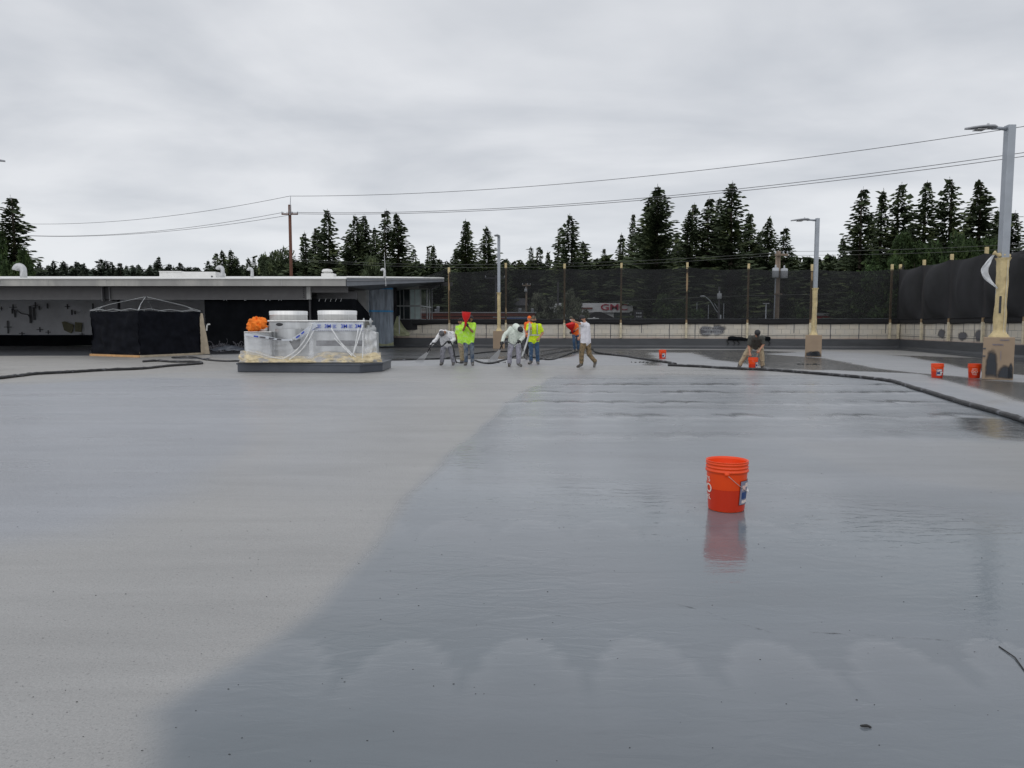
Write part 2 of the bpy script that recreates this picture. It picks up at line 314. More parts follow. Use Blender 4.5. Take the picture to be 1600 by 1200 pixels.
# ------------------------------------------------------------------ ground
def build_deck():
    ys = [-12.0]
    while ys[-1] < .6: ys.append(ys[-1]+.8)
    y = ys[-1]
    while y < 56: y += max(.03, y*.0105); ys.append(y)
    xs = [0]; d = .05
    while xs[-1] < 62: xs.append(xs[-1]+max(.05, xs[-1]*.013))
    xs = [-x for x in xs[:0:-1]]+[x for x in xs if x < 26]
    xs = np.array(xs); ys = np.array(ys)
    X, Y = np.meshgrid(xs, ys); nX, nY = len(xs), len(ys)
    PX, PY = X.ravel(), Y.ravel()
    # clip to the walls: clamp points that fall behind them
    d = (PX-CX)*FN.x+(PY-CY)*FN.y
    sel = d < -.05; PY = np.where(sel, PY-(d+.05)/FN.y, PY)
    d = (PX-CX)*RN.x+(PY-CY)*RN.y
    sel = d < -.05; PX = np.where(sel, PX-(d+.05)/RN.x, PX)
    V = np.stack([PX, PY, np.zeros_like(PX)], 1)
    idx = np.arange(nX*nY).reshape(nY, nX)
    Fc = np.stack([idx[:-1, :-1], idx[:-1, 1:], idx[1:, 1:], idx[1:, :-1]], -1).reshape(-1, 4)
    me = bpy.data.meshes.new('deck'); me.from_pydata(V.tolist(), [], Fc.tolist())
    rng = np.array([[mnoise.noise(Vector((x*.9, y*.5, 3.1))), mnoise.noise(Vector((x*3.1, y*2.0, 7.7)))] for x, y in zip(PX, PY)])
    wobX = PX+rng[:, 0]*.25+rng[:, 1]*.05; wobY = PY+rng[:, 1]*.12+rng[:, 0]*.12
    def poly(pxs, soft, wob=1.0):
        P = [G(*p) for p in pxs]; P = np.array([[p.x, p.y] for p in P])
        qx = PX+(wobX-PX)*wob; qy = PY+(wobY-PY)*wob
        inside = np.zeros(len(qx), bool); dist = np.full(len(qx), 1e9)
        for i in range(len(P)):
            a, b = P[i], P[(i+1) % len(P)]
            c = (a[1] > qy) != (b[1] > qy)
            with np.errstate(divide='ignore', invalid='ignore'):
                inside ^= c & (qx < (b[0]-a[0])*(qy-a[1])/(b[1]-a[1]+1e-12)+a[0])
            ab = b-a; t = np.clip(((qx-a[0])*ab[0]+(qy-a[1])*ab[1])/(ab@ab+1e-12), 0, 1)
            dist = np.minimum(dist, np.hypot(qx-a[0]-t*ab[0], qy-a[1]-t*ab[1]))
        sd = np.where(inside, dist, -dist)
        t = np.clip(sd/soft*.5+.5, 0, 1); return t*t*(3-2*t)
    # fresh blue grey coat, right of the curved front
    coat = poly([(200, 3000), (200, 1500), (235, 1200), (245, 1110), (300, 1070), (400, 1012), (480, 960), (545, 900), (590, 860), (620, 810), (645, 770), (700, 712), (740, 680),
                 (790, 632), (832, 606), (862, 591), (888, 578), (905, 573), (1250, 577), (1480, 602), (1600, 634), (2000, 700), (9000, 900), (9000, 3000)], .10, .45)
    coat = coat*np.clip((21.6-PY)/3.2, 0, 1)**.7
    sheen = poly([(-900, 660), (-300, 600), (60, 600), (230, 590), (390, 592), (420, 640), (375, 720), (330, 760), (150, 830), (0, 850), (-400, 900)], .5)
    sheen = np.maximum(sheen, .6*poly([(380, 600), (640, 600), (560, 700), (500, 760), (380, 740)], 1.2))
    beige = poly([(1230, 690), (1390, 686), (1545, 690), (1620, 684), (1900, 720), (1900, 800), (1600, 772), (1500, 766), (1360, 742), (1270, 714)], .28)
    beige = np.maximum(beige, poly([(-500, 556), (320, 556), (370, 562), (370, 578), (260, 583), (120, 590), (-100, 604), (-900, 640)], .4))
    # slick, dark reflecting areas at the far end
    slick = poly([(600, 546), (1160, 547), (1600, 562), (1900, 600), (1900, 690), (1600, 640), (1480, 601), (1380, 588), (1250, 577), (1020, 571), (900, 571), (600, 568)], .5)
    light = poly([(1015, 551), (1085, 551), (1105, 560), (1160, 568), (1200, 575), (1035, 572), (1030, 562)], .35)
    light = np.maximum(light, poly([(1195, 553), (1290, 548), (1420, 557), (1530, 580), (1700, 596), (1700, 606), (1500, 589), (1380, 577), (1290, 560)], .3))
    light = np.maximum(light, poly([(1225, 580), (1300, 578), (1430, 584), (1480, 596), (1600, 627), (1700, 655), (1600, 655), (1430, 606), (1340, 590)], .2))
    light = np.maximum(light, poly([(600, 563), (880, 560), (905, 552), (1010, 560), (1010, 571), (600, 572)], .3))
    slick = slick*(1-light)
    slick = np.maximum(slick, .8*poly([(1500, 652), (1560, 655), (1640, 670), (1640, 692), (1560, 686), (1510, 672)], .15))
    # spray passes: rows of scallops, two metres apart
    sc = np.zeros(len(PX)); st = np.zeros(len(PX)); cst = np.zeros(len(PX))
    rng2 = random.Random(5)
    for k in range(10):
        Yk = 3.14+k*2.06; off = rng2.uniform(0, .5); w = .245+rng2.uniform(-.01, .02)
        wb = .05 if k < 2 else .30
        wx = PX+wb*rng[:, 0]+.10*(k > 1)*rng[:, 1]
        u = ((wx-off) / (2*w)); u = (u-np.floor(u)-.5)*2            # -1..1 in every scallop
        au = np.abs(u); top = Yk+.12-(.52 if k < 2 else .20)*au**2.5+rng[:, 0]*(.04 if k < 2 else .34)
        dd = top-PY
        inside = np.clip(dd/.05, 0, 1)*np.exp(-np.clip(dd, 0, 9)/.30)*np.clip(1.15-au**4, 0, 1)
        amp = (.62, .35, .3, .5, .6, .7, .8, .8, .8, .8)[k]
        sc = np.maximum(sc, inside*amp)
        st = np.maximum(st, np.exp(-((dd+.20)/.17)**2)*(.15+.85*np.clip(rng[:, 0]*2.6+.45+.6*rng[:, 1], 0, 1)))
        cst = np.maximum(cst, np.exp(-((dd-.10)/.20)**2)*(.35+.65*np.clip(rng[:, 1]*2+.6, 0, 1))+.6*np.exp(-((dd-.95+.2*rng[:, 1])/.16)**2)*np.clip(rng[:, 1]*2+.5, 0, 1))
    far = np.clip((PY-8.0)/4, 0, 1)*np.clip((20.5-PY)/1.5, 0, 1)
    reg = poly([(850, 575), (1300, 575), (1500, 610), (1560, 660), (1520, 690), (1640, 800), (1200, 775), (760, 765), (730, 690)], 1.0)
    stripes = np.clip(st, 0, 1)*far*reg
    dark = np.zeros(len(PX))
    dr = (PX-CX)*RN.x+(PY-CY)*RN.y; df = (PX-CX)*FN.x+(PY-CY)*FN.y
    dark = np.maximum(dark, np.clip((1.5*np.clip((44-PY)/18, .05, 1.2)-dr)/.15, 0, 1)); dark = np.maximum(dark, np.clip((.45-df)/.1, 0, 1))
    dark = np.maximum(dark, poly([(-1200, 530), (385, 530), (385, 553), (300, 555), (120, 556), (-900, 558)], .5, 1.4))  # shade under the canopy also darkened into the floor colour
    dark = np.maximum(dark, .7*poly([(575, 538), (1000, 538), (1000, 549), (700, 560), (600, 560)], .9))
    for nm, a in (('coat', coat), ('sheen', sheen), ('beige', beige), ('slick', np.maximum(slick, 0)), ('scallop', sc*coat), ('stripes', stripes), ('dark', dark), ('lightm', light), ('roughfar', reg), ('crest', np.clip(cst, 0, 1)*far*reg)):
        at = me.attributes.new(nm, 'FLOAT', 'POINT'); at.data.foreach_set('value', a.astype(np.float32))
    m = bpy.data.materials.new('deck coating'); m.use_nodes = True; t = m.node_tree; N = t.nodes; K = t.links.new; b = N['Principled BSDF']
    def at(n): x = N.new('ShaderNodeAttribute'); x.attribute_name = n; return x.outputs['Fac']
    def ma(op, a, b_=None, cl=False):
        n = N.new('ShaderNodeMath'); n.operation = op; n.use_clamp = cl
        for i, v in enumerate((a, b_)):
            if v is None: continue
            if isinstance(v, (int, float)): n.inputs[i].default_value = v
            else: K(v, n.inputs[i])
        return n.outputs[0]
    def mixc(f, a, c):
        n = N.new('ShaderNodeMix'); n.data_type = 'RGBA'; K(f, n.inputs[0])
        for i, v in ((6, a), (7, c)):
            if isinstance(v, tuple): n.inputs[i].default_value = (*v, 1)
            else: K(v, n.inputs[i])
        return n.outputs[2]
    def mixf(f, a, c):
        n = N.new('ShaderNodeMix'); n.data_type = 'FLOAT'
        for i, v in ((0, f), (2, a), (3, c)):
            if isinstance(v, (int, float)): n.inputs[i].default_value = v
            else: K(v, n.inputs[i])
        return n.outputs[0]
    geo = N.new('ShaderNodeNewGeometry')
    def noise(scale, detail=4, rough=.5, st=(1, 1, 1), dist=0):
        mp = N.new('ShaderNodeMapping'); mp.inputs['Scale'].default_value = st; K(geo.outputs['Position'], mp.inputs[0])
        n = N.new('ShaderNodeTexNoise'); n.inputs['Scale'].default_value = scale; n.inputs['Detail'].default_value = detail; n.inputs['Roughness'].default_value = rough; n.inputs['Distortion'].default_value = dist
        K(mp.outputs[0], n.inputs['Vector']); return n.outputs[0]
    def ramp(v, a, b_, c=0, d=1):
        r = N.new('ShaderNodeMapRange'); K(v, r.inputs[0])
        for i, q in zip((1, 2, 3, 4), (a, b_, c, d)): r.inputs[i].default_value = q
        return r.outputs[0]
    c = mixc(at('sheen'), (.343, .340, .334), (.315, .328, .356))
    c = mixc(ma('MULTIPLY', at('beige'), .85), c, (.35, .335, .31))
    coatc = mixc(ramp(noise(.35), .35, .65), (.140, .167, .188), (.168, .184, .206))
    ca = ma('MULTIPLY', at('coat'), ma('SUBTRACT', 1.0, ma('MULTIPLY', at('beige'), .55)))
    c = mixc(ca, c, coatc)
    c = mixc(ma('MULTIPLY', ma('MULTIPLY', at('roughfar'), at('coat')), .65), c, (.33, .345, .37))  # paler base colour here paints in brighter sky reflection
    c = mixc(ma('MULTIPLY', at('scallop'), .36), c, (.40, .41, .43))
    c = mixc(ma('MULTIPLY', at('stripes'), .85), c, (.10, .11, .125))  # dark reflections of the trees put into the base colour of smooth bands
    c = mixc(ma('MULTIPLY', at('crest'), .6), c, (.44, .455, .48))  # bright streaks of reflected sky painted into the base colour
    c = mixc(ma('MULTIPLY', at('slick'), .92), c, (.065, .067, .068))  # base colour darkened to carry the reflection of the dark net
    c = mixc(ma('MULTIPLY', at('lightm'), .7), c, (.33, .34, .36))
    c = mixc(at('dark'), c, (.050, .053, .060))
    # broad tonal drift and streaks, speckles
    v = ma('MULTIPLY', ramp(noise(.25, 5, .55, (.6, 1, 1)), .3, .7, .90, 1.10), ramp(noise(1.6, 7, .65, (.22, 1.5, 1), .8), .3, .7, .92, 1.08))
    speck = ma('MULTIPLY', ramp(noise(70, 2, .5), .64, .72, 1.0, .55), ramp(noise(110, 3, .65), .3, .7, .84, 1.14))
    speck = mixf(at('coat'), speck, 1.0)
    v = ma('MULTIPLY', v, speck)
    vm = N.new('ShaderNodeVectorMath'); vm.operation = 'SCALE'; K(c, vm.inputs[0]); K(v, vm.inputs['Scale'])
    K(vm.outputs[0], b.inputs['Base Color'])
    r = mixf(at('coat'), .40, .075); r = mixf(at('roughfar'), r, .30)
    r = mixf(at('sheen'), r, .33)
    r = mixf(at('beige'), r, .36)
    r = ma('ADD', r, ma('MULTIPLY', at('scallop'), .04))
    r = mixf(at('lightm'), r, .45)
    r = mixf(at('slick'), r, .10)
    r = mixf(ma('MULTIPLY', at('stripes'), .8), r, .11)
    r = mixf(at('dark'), r, .38)
    r = ma('MULTIPLY', r, ramp(noise(.8, 5, .6, (.35, 1.2, 1), .4), .35, .65, .8, 1.2))
    sx = N.new('ShaderNodeSeparateXYZ'); K(geo.outputs['Position'], sx.inputs[0])
    r = ma('ADD', r, ma('MULTIPLY', ma('MULTIPLY', ramp(sx.outputs[0], 2.2, 3.8, 0, 1), ramp(sx.outputs[1], 8.0, 10.0, 1, 0)), .13))
    K(r, b.inputs['Roughness']); b.inputs['IOR'].default_value = 1.52
    # bump: grainy on the old coat, long soft ripples where it is wet
    grain = ma('MULTIPLY', noise(34, 3, .65), mixf(at('coat'), .0068, .0006))
    rip = ma('MULTIPLY', noise(9, 3, .55, (.5, 1.25, 1), .8), mixf(at('coat'), .0016, .0032))
    rip = ma('MULTIPLY', rip, ramp(noise(.45, 3), .42, .62, .6, 1.7))
    rip2 = ma('MULTIPLY', noise(1.5, 2, .5, (.5, 1, 1)), .004)
    h = ma('ADD', ma('ADD', grain, rip), rip2)
    h = ma('ADD', h, ma('MULTIPLY', at('scallop'), .004))
    bp = N.new('ShaderNodeBump'); bp.inputs['Strength'].default_value = 1.0; bp.inputs['Distance'].default_value = 1.0; K(h, bp.inputs['Height']); K(bp.outputs[0], b.inputs['Normal'])
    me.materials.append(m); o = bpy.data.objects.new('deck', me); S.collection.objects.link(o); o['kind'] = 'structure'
build_deck()
mb = MB(); mb.add([(-900, -60, -4), (900, -60, -4), (900, 1500, -4), (-900, 1500, -4)], [(0, 1, 2, 3)]); o = mb.build('ground', 'grass'); o['kind'] = 'structure'
# specks and grit lying on the coating: nobody could count it
mb = MB(); rg = random.Random(3)
for i in range(420):
    Y = 1.4+rg.random()**1.6*9; X = rg.uniform(-.72, .72)*Y; s = rg.uniform(.0009, .0026)*(1+Y*.10); a = rg.uniform(0, 6.28)
    q = [(X+math.cos(a+t)*s*(1.8 if k % 2 else .8), Y+math.sin(a+t)*s, .001) for k, t in enumerate((0, 1.57, 3.14, 4.71))]
    mb.add(q+[(X, Y, .001+s*.7)], [(0, 1, 4), (1, 2, 4), (2, 3, 4), (3, 0, 4)])
o = mb.build('grit', 'grit'); tag(o, 'dark grit and specks scattered on the wet coating', 'grit', kind='stuff')
g = G(1353, 1137); mb = MB()
mb.tube(smoothpath([g+Vector((-.018, .006, .004)), g+Vector((-.006, 0, .007)), g+Vector((.006, .002, .006)), g+Vector((.018, -.004, .003))], 4), [.002, .003, .004, .0045, .005, .005, .005, .005, .005, .004, .004, .003, .002], 6)
o = mb.build('leaf_scrap', 'grit', smooth=True); tag(o, 'small dark curled scrap lying on the coating in the near right foreground', 'debris')
g1, g2 = G(1561, 1011), G(1602, 1051); mb = MB(); mb.tube([g1+Vector((0, 0, .003)), (g1+g2)/2+Vector((.02, .01, .005)), g2+Vector((0, 0, .003))], .0028, 5)
o = mb.build('twig', 'grit'); tag(o, 'thin dark line of debris at the right edge of the coating', 'debris')
# fine cracks in the coating
def crack(pxs, label):
    mb = MB(); pts = smoothpath([G(*p) for p in pxs], 10); rr = random.Random(len(pxs))
    ws = [-.0001+.0022*abs(nz(i*.9, 4))*2 for i in range(len(pts))]; js = [Vector((0, .010*nz(i*1.7, 6), .0022)) for i in range(len(pts))]
    mb.add([p+q+Vector((0, -w, 0)) for p, q, w in zip(pts, js, ws)]+[p+q+Vector((0, w, 0)) for p, q, w in zip(pts, js, ws)], [(k, k+1, len(pts)+k+1, len(pts)+k) for k in range(len(pts)-1)])
    o = mb.build('crack', 'grit'); tag(o, label, 'crack')
crack([(1055, 944), (1100, 955), (1140, 970), (1210, 990)], 'fine dark crack line in the coating in front of the big orange bucket')
crack([(1260, 988), (1340, 992), (1420, 997), (1490, 1002)], 'fine dark crack line in the coating at the lower right')
# ------------------------------------------------------------------ parapet walls
def wall_mat():
    m = bpy.data.materials.new('sheeted block wall'); m.use_nodes = True; t = m.node_tree; N = t.nodes; K = t.links.new; b = N['Principled BSDF']
    uv = N.new('ShaderNodeUVMap'); uv.uv_map = 'UV'
    br = N.new('ShaderNodeTexBrick'); K(uv.outputs[0], br.inputs['Vector']); br.inputs['Scale'].default_value = 1
    br.inputs['Brick Width'].default_value = .52; br.inputs['Row Height'].default_value = .30; br.inputs['Mortar Size'].default_value = .014; br.inputs['Mortar Smooth'].default_value = .4
    br.inputs['Color1'].default_value = (.58, .53, .44, 1); br.inputs['Color2'].default_value = (.66, .61, .52, 1); br.inputs['Mortar'].default_value = (.26, .25, .23, 1)
    n = N.new('ShaderNodeTexNoise'); K(uv.outputs[0], n.inputs['Vector']); n.inputs['Scale'].default_value = 1.7; n.inputs['Detail'].default_value = 5
    sh = N.new('ShaderNodeMix'); sh.data_type = 'RGBA'; r = N.new('ShaderNodeMapRange'); K(n.outputs[0], r.inputs[0]); r.inputs[1].default_value = .42; r.inputs[2].default_value = .62; r.inputs[4].default_value = .7
    K(r.outputs[0], sh.inputs[0]); K(br.outputs[0], sh.inputs[6]); sh.inputs[7].default_value = (.56, .53, .475, 1)
    # faint red brown edge stain along the foot
    s = N.new('ShaderNodeSeparateXYZ'); K(uv.outputs[0], s.inputs[0]); r2 = N.new('ShaderNodeMapRange'); K(s.outputs[1], r2.inputs[0]); r2.inputs[1].default_value = .16; r2.inputs[2].default_value = 0
    n3 = N.new('ShaderNodeTexNoise'); K(uv.outputs[0], n3.inputs['Vector']); n3.inputs['Scale'].default_value = .6; mm = N.new('ShaderNodeMath'); mm.operation = 'MULTIPLY'; K(r2.outputs[0], mm.inputs[0]); K(n3.outputs[0], mm.inputs[1])
    mx = N.new('ShaderNodeMix'); mx.data_type = 'RGBA'; K(mm.outputs[0], mx.inputs[0]); K(sh.outputs[2], mx.inputs[6]); mx.inputs[7].default_value = (.30, .17, .13, 1)
    K(mx.outputs[2], b.inputs['Base Color']); b.inputs['Roughness'].default_value = .45
    return m
WM = wall_mat()
ZB, ZT = .62, 1.58
def strip_mesh(name, U, Nv, t0, t1, off, z0, z1, m, parent, thick=.02, uv=False):
    a, b = C0+U*t0+Nv*off, C0+U*t1+Nv*off; bk = -Nv*thick
    vs = [a+Vector((0, 0, z0)), b+Vector((0, 0, z0)), b+Vector((0, 0, z1)), a+Vector((0, 0, z1))]
    vs += [p+bk for p in vs]
    mb = MB().add(vs, [(0, 1, 2, 3), (4, 7, 6, 5), (0, 4, 5, 1), (1, 5, 6, 2), (2, 6, 7, 3), (3, 7, 4, 0)])
    o = mb.build(name, m, parent)
    if uv:
        l = o.data.uv_layers.new(name='UV')
        for lp in o.data.loops:
            co = o.data.vertices[lp.vertex_index].co+wloc(parent); l.data[lp.index].uv = ((co-C0).dot(U), co.z-z0)
    return o
FL = 37.0; RL = 50.0
def parapet(which):
    U, Nv, ln = (FU, FN, FL) if which == 'far' else (RU, RN, RL)
    root = thing('parapet_wall', C0+U*ln/2, 'low pale block parapet wall with dark coated foot along the %s' % ('far end of the deck' if which == 'far' else 'right side of the deck'), 'wall')
    t0 = 0 if which == 'far' else .0
    strip_mesh('block_face', U, Nv, t0+.02, ln, .0, ZB, ZT, WM, root, .25, uv=True)
    # dark coating turned up the wall with a cant at the floor
    a, b = C0+U*t0, C0+U*ln; mb = MB()
    prof = [(.42, .006), (.10, .10), (.05, .20), (.045, ZB-.02), (.03, ZB), (-.2, ZB-.001)]
    n = 60
    def fn(u, v):
        q = v*(len(prof)-1); i = min(int(q), len(prof)-2); f = q-i; o_ = prof[i][0]*(1-f)+prof[i+1][0]*f; z = prof[i][1]*(1-f)+prof[i+1][1]*f
        p = a.lerp(b, u)+Nv*o_; p.z = z+(.02*nz(u*ln*1.3, 5) if i >= 3 and z > .5 else 0); return p
    mb.sheet(fn, n, len(prof)-1); mb.build('dark_coating', 'coat_wall', root)
    # top rail and lap of dark sheet
    rail = [a.lerp(b, i/60)+Nv*.08+Vector((0, 0, 1.84+.025*nz(i*.6, 2))) for i in range(61)]
    MB().tube(rail, .018, 6).build('top_rail', 'galv', root, True)
    mb = MB(); mb.sheet(lambda u, v: a.lerp(b, u)+Nv*(.09+.05*math.sin(v*3.1)+.02*nz(u*50, v*4))+Vector((0, 0, 1.54+.30*v-.06*(1-v)*max(0, nz(u*ln*.35, 9))*2)), 150, 5)
    mb.build('hem_fold', 'net_hem', root, True, solid=.01)
    # vertical tape joints of the sheeting and control joints
    rr = random.Random(11 if which == 'far' else 12); t = .8; k = 0
    while t < ln-.5:
        strip_mesh('joint_strip', U, Nv, t, t+.045, .006, ZB+(0 if k % 3 else .35), ZT, 'stain', root, .006)
        t += rr.uniform(.9, 2.2) if which == 'far' else rr.uniform(.9, 1.7); k += 1
    # a thin horizontal bottom rail with wire mesh look
    MB().tube([a+Nv*.03+Vector((0, 0, ZB+.21)), b+Nv*.03+Vector((0, 0, ZB+.21))], .012, 5).build('lower_rail', 'stain', root)
    return root
WF = parapet('far'); WR = parapet('right')
# round overspray stains on the walls
def stain(U, Nv, t, zc, rx, rz, parent, seed, m='stain', off=.012):
    P = C0+U*t+Nv*off+Vector((0, 0, zc)); n = 26; ol = []
    for k in range(n):
        a = 2*math.pi*k/n; q = 1+.22*nz(seed+math.cos(a)*1.5, math.sin(a)*1.5)+.08*nz(seed+9+math.cos(a)*5, math.sin(a)*5); ol.append((math.cos(a)*rx*q, math.sin(a)*rz*q))
    soft_patch(P, U, Vector((0, 0, 1)), ol, 'overspray_stain', 'soft_grey', parent)
stain(FU, FN, far_t(1103), 1.10, .42, .32, WF, 3); stain(FU, FN, far_t(1122), 1.16, .42, .30, WF, 8, off=.016)
mb = MB()
for px in range(8):
    t = far_t(1100+px*3.6); pts = [C0+FU*(t+.25*math.sin(q*1.2))+FN*.024+Vector((0, 0, 1.38-q*.085)) for q in range(7)]
    mb.tube(smoothpath(pts, 3), .007, 4)
mb.build('sheet_crease', 'plastic_bag', WF)
stain(RU, RN, right_t(1472), 1.02, .40, .25, WR, 5, 'stain'); stain(RU, RN, right_t(1505), .92, .5, .22, WR, 6, 'stain'); stain(RU, RN, right_t(1531), .95, .4, .3, WR, 7, 'stain')
def scrap_pile(c, w, d, h, seed, m, name, label, cat, n=40, r=.012):
    mb = MB(); rr = random.Random(seed)
    for i in range(n):
        p = Vector(c)+Vector((rr.uniform(-w, w), rr.uniform(-d, d), rr.random()*h*.8)); pts = [p]
        for k in range(4): p = p+Vector((rr.uniform(-.3, .3)*w*.6, rr.uniform(-.1, .1), rr.uniform(-.4, .4)*h)); p.z = max(p.z, c[2]+r); pts.append(p)
        mb.tube(smoothpath(pts, 3), rr.uniform(.5, 1.3)*r, 5)
    o = mb.build(name, m, smooth=True); tag(o, label, cat); return o
# loose folded sheeting draped over the wall foot behind the stooping man
Pp = C0+FU*far_t(1170)+FN*.12
mb = MB(); mb.sheet(lambda u, v: Pp+FU*(-(u-.5)*2.5)+FN*(.05+.10*math.sin(v*3)+.03*nz(u*9, v*4))+Vector((0, 0, .72-.20*v+.10*math.sin(u*9)*(1-v)*.6+.05*nz(u*7, v*3))), 40, 6)
o = mb.build('loose_sheet', 'black_cloth', smooth=True, solid=.01); tag(o, 'loose dark sheeting sagging along the wall foot behind the stooping man', 'sheeting')
for px, wh in ((1139, 'farthest left of the stooping man'), (1149, 'left of the stooping man, middle one'), (1156, 'nearest the stooping man left elbow'), (1204, 'right of the stooping man')):
    q = C0+FU*far_t(px)+FN*.10; mb = MB(); mb.tube(smoothpath([q+Vector((0, 0, .66)), q+FU*.12+Vector((0, 0, .5)), q+FU*.02+Vector((0, 0, .36)), q+FU*.1+Vector((0, 0, .24))], 5), .028, 6)
    o = mb.build('strap_end', 'black', smooth=True); tag(o, 'black strap end hanging on the dark wall foot '+wh, 'strap', 'strap ends hanging on the far wall')
# ------------------------------------------------------------------ net posts and debris nets
ZPT = 5.22
def post(P, Nv, ztop, label, group, w=.11):
    root = thing('net_post', (P.x, P.y, ZB+.05), label, 'post', group)
    U = Vector((-Nv.y, Nv.x, 0))
    def bx(z0, z1, hw, m, nm):
        c = P+Nv*.02; vs = []
        for z in (z0, z1):
            for a, b in ((-1, -1), (1, -1), (1, 1), (-1, 1)): vs.append(c+U*a*hw+Nv*b*hw+Vector((0, 0, z)))
        MB().add(vs, [(0, 3, 2, 1), (4, 5, 6, 7), (0, 1, 5, 4), (1, 2, 6, 5), (2, 3, 7, 6), (3, 0, 4, 7)]).build(nm, m, root, bevel=.01)
    bx(ZB+.05, ztop-.22, w/2, 'timber', 'post_shaft')
    bx(ztop-.40, ztop, w/2+.012, 'paper', 'paper_cap')
    bx(ZB+.04, 1.60, w/2+.008, 'paper_pale', 'paper_sleeve')
    return root
fpx = [(703, 418), (791, 411), (882, 412), (970, 411), (1072, 410), (1167, 412), (1265, 413), (1389, 413)]
names_f = ['thin timber net post at the left end of the far net by the lobby roof', 'timber net post just right of the far middle lamp pole', 'timber net post above the man in yellow vest and orange man',
 'timber net post beside the red letters of the dealership', 'timber net post between the big bushy fir and street light', 'timber net post left of the transformer pole', 'timber net post left of the second lamp pole', 'timber net post nearest the far right corner']
fts = []
for (px, ty), nm in zip(fpx, names_f):
    t = far_t(px); P = C0+FU*t+FN*.12; z = A(px, ty, P.y).z; fts.append((t, z)); post(P, FN, z, nm, 'timber posts carrying the far net')
def net_sheet(U, Nv, knots, off, z0, m, name, parent, bulge, seed, sag=.12, nu=14, nv=10):
    for i in range(len(knots)-1):
        (ta, za), (tb, zb) = knots[i], knots[i+1]; mb = MB()
        def fn(u, v):
            t = ta+(tb-ta)*u; zt = za+(zb-za)*u-sag*math.sin(math.pi*u)*(1+.6*nz(i*3.3, seed))
            z = z0+(zt-z0)*v
            o_ = off+bulge*(math.sin(math.pi*u) if bulge < .3 else (math.sin(math.pi*u**1.7)**.8*(1.15+.35*math.sin(i*2.7))+.18*math.sin(u*9+i)*u*(1-u)))*(math.sin(math.pi*v)**.7 if 0 < v < 1 else 0)*(1+.4*nz(i*1.7, seed))+.05*nz(t*1.3, z*.6, seed)*(1 if 0 < v < 1 else .3)
            p = C0+U*t+Nv*o_; p.z = z; return p
        mb.sheet(fn, nu, nv); mb.build(name, m, parent, True)
root = thing('debris_net', C0+FU*18+FN*.2, 'long see-through black debris net hung on timber posts along the far wall', 'netting')
kn = [(0.0, 5.02)]+[(t, z-.30) for t, z in fts[::-1]]
net_sheet(FU, FN, kn, .21, 1.80, 'net', 'net_panel', root, .10, 4)
# its slack end running down in front of the lobby roof
t0, z0 = kn[-1]
e = C0+FU*t0+FN*.21
def fn(u, v):
    q = A(703-u*63, 418+u*23, 49.5-u*3.2); lowq = A(703-u*80, 499+2*u, 49.3-u*1.5); p = q.lerp(lowq, 1-v) if u < .98 else q.lerp(lowq, 1-v)
    return p+Vector((0, .08*nz(u*5, v*3), 0))
mb = MB(); mb.add([A(703, 418, 49.6), A(703, 499, 49.6), A(676, 499, 49.2), A(668, 447, 48.0), A(640, 441, 47.0)], [(0, 1, 2, 3, 4)])
mb.build('net_tail', 'net', root)
mb = MB(); mb.sheet(lambda u, v: A(622+81*u, 499+.5*u+(v)*(16-10*u+4*math.sin(math.pi*u)), 48.9+.1*nz(u*6, v)), 16, 4); mb.build('net_skirt', 'net_hem', root, True)
rpx = [(1407, 413), (1444, 406), (1487, 397), (1541, 386), (1606, 379), (1690, 360), (1800, 340)]
names_r = ['timber net post standing in the far right corner', 'second timber post along the right net counted from the corner', 'third timber post along the right net counted from the corner', 'timber post half hidden behind the wrapped lamp pole', 'timber post of the right net at the edge of the photo', 'timber post of the right net beyond the edge', 'last timber post of the right net']
rts = []
for (px, ty), nm in zip(rpx, names_r):
    t = right_t(px); P = C0+RU*t+RN*.12; z = min(A(px, ty, P.y).z, 5.5); rts.append((t, z))
    if px < 1650: post(P, RN, z, nm, 'timber posts carrying the right net')
root = thing('debris_net', C0+RU*12+RN*.2, 'dense black debris net bulging between posts along the right wall', 'netting')
kn = [(-.0, rts[0][1]-.28)]+[(t, z-.28) for t, z in rts[1:]]
net_sheet(RU, RN, kn, .22, 1.80, 'net_dense', 'net_panel', root, .55, 9, sag=.12, nu=28, nv=12)
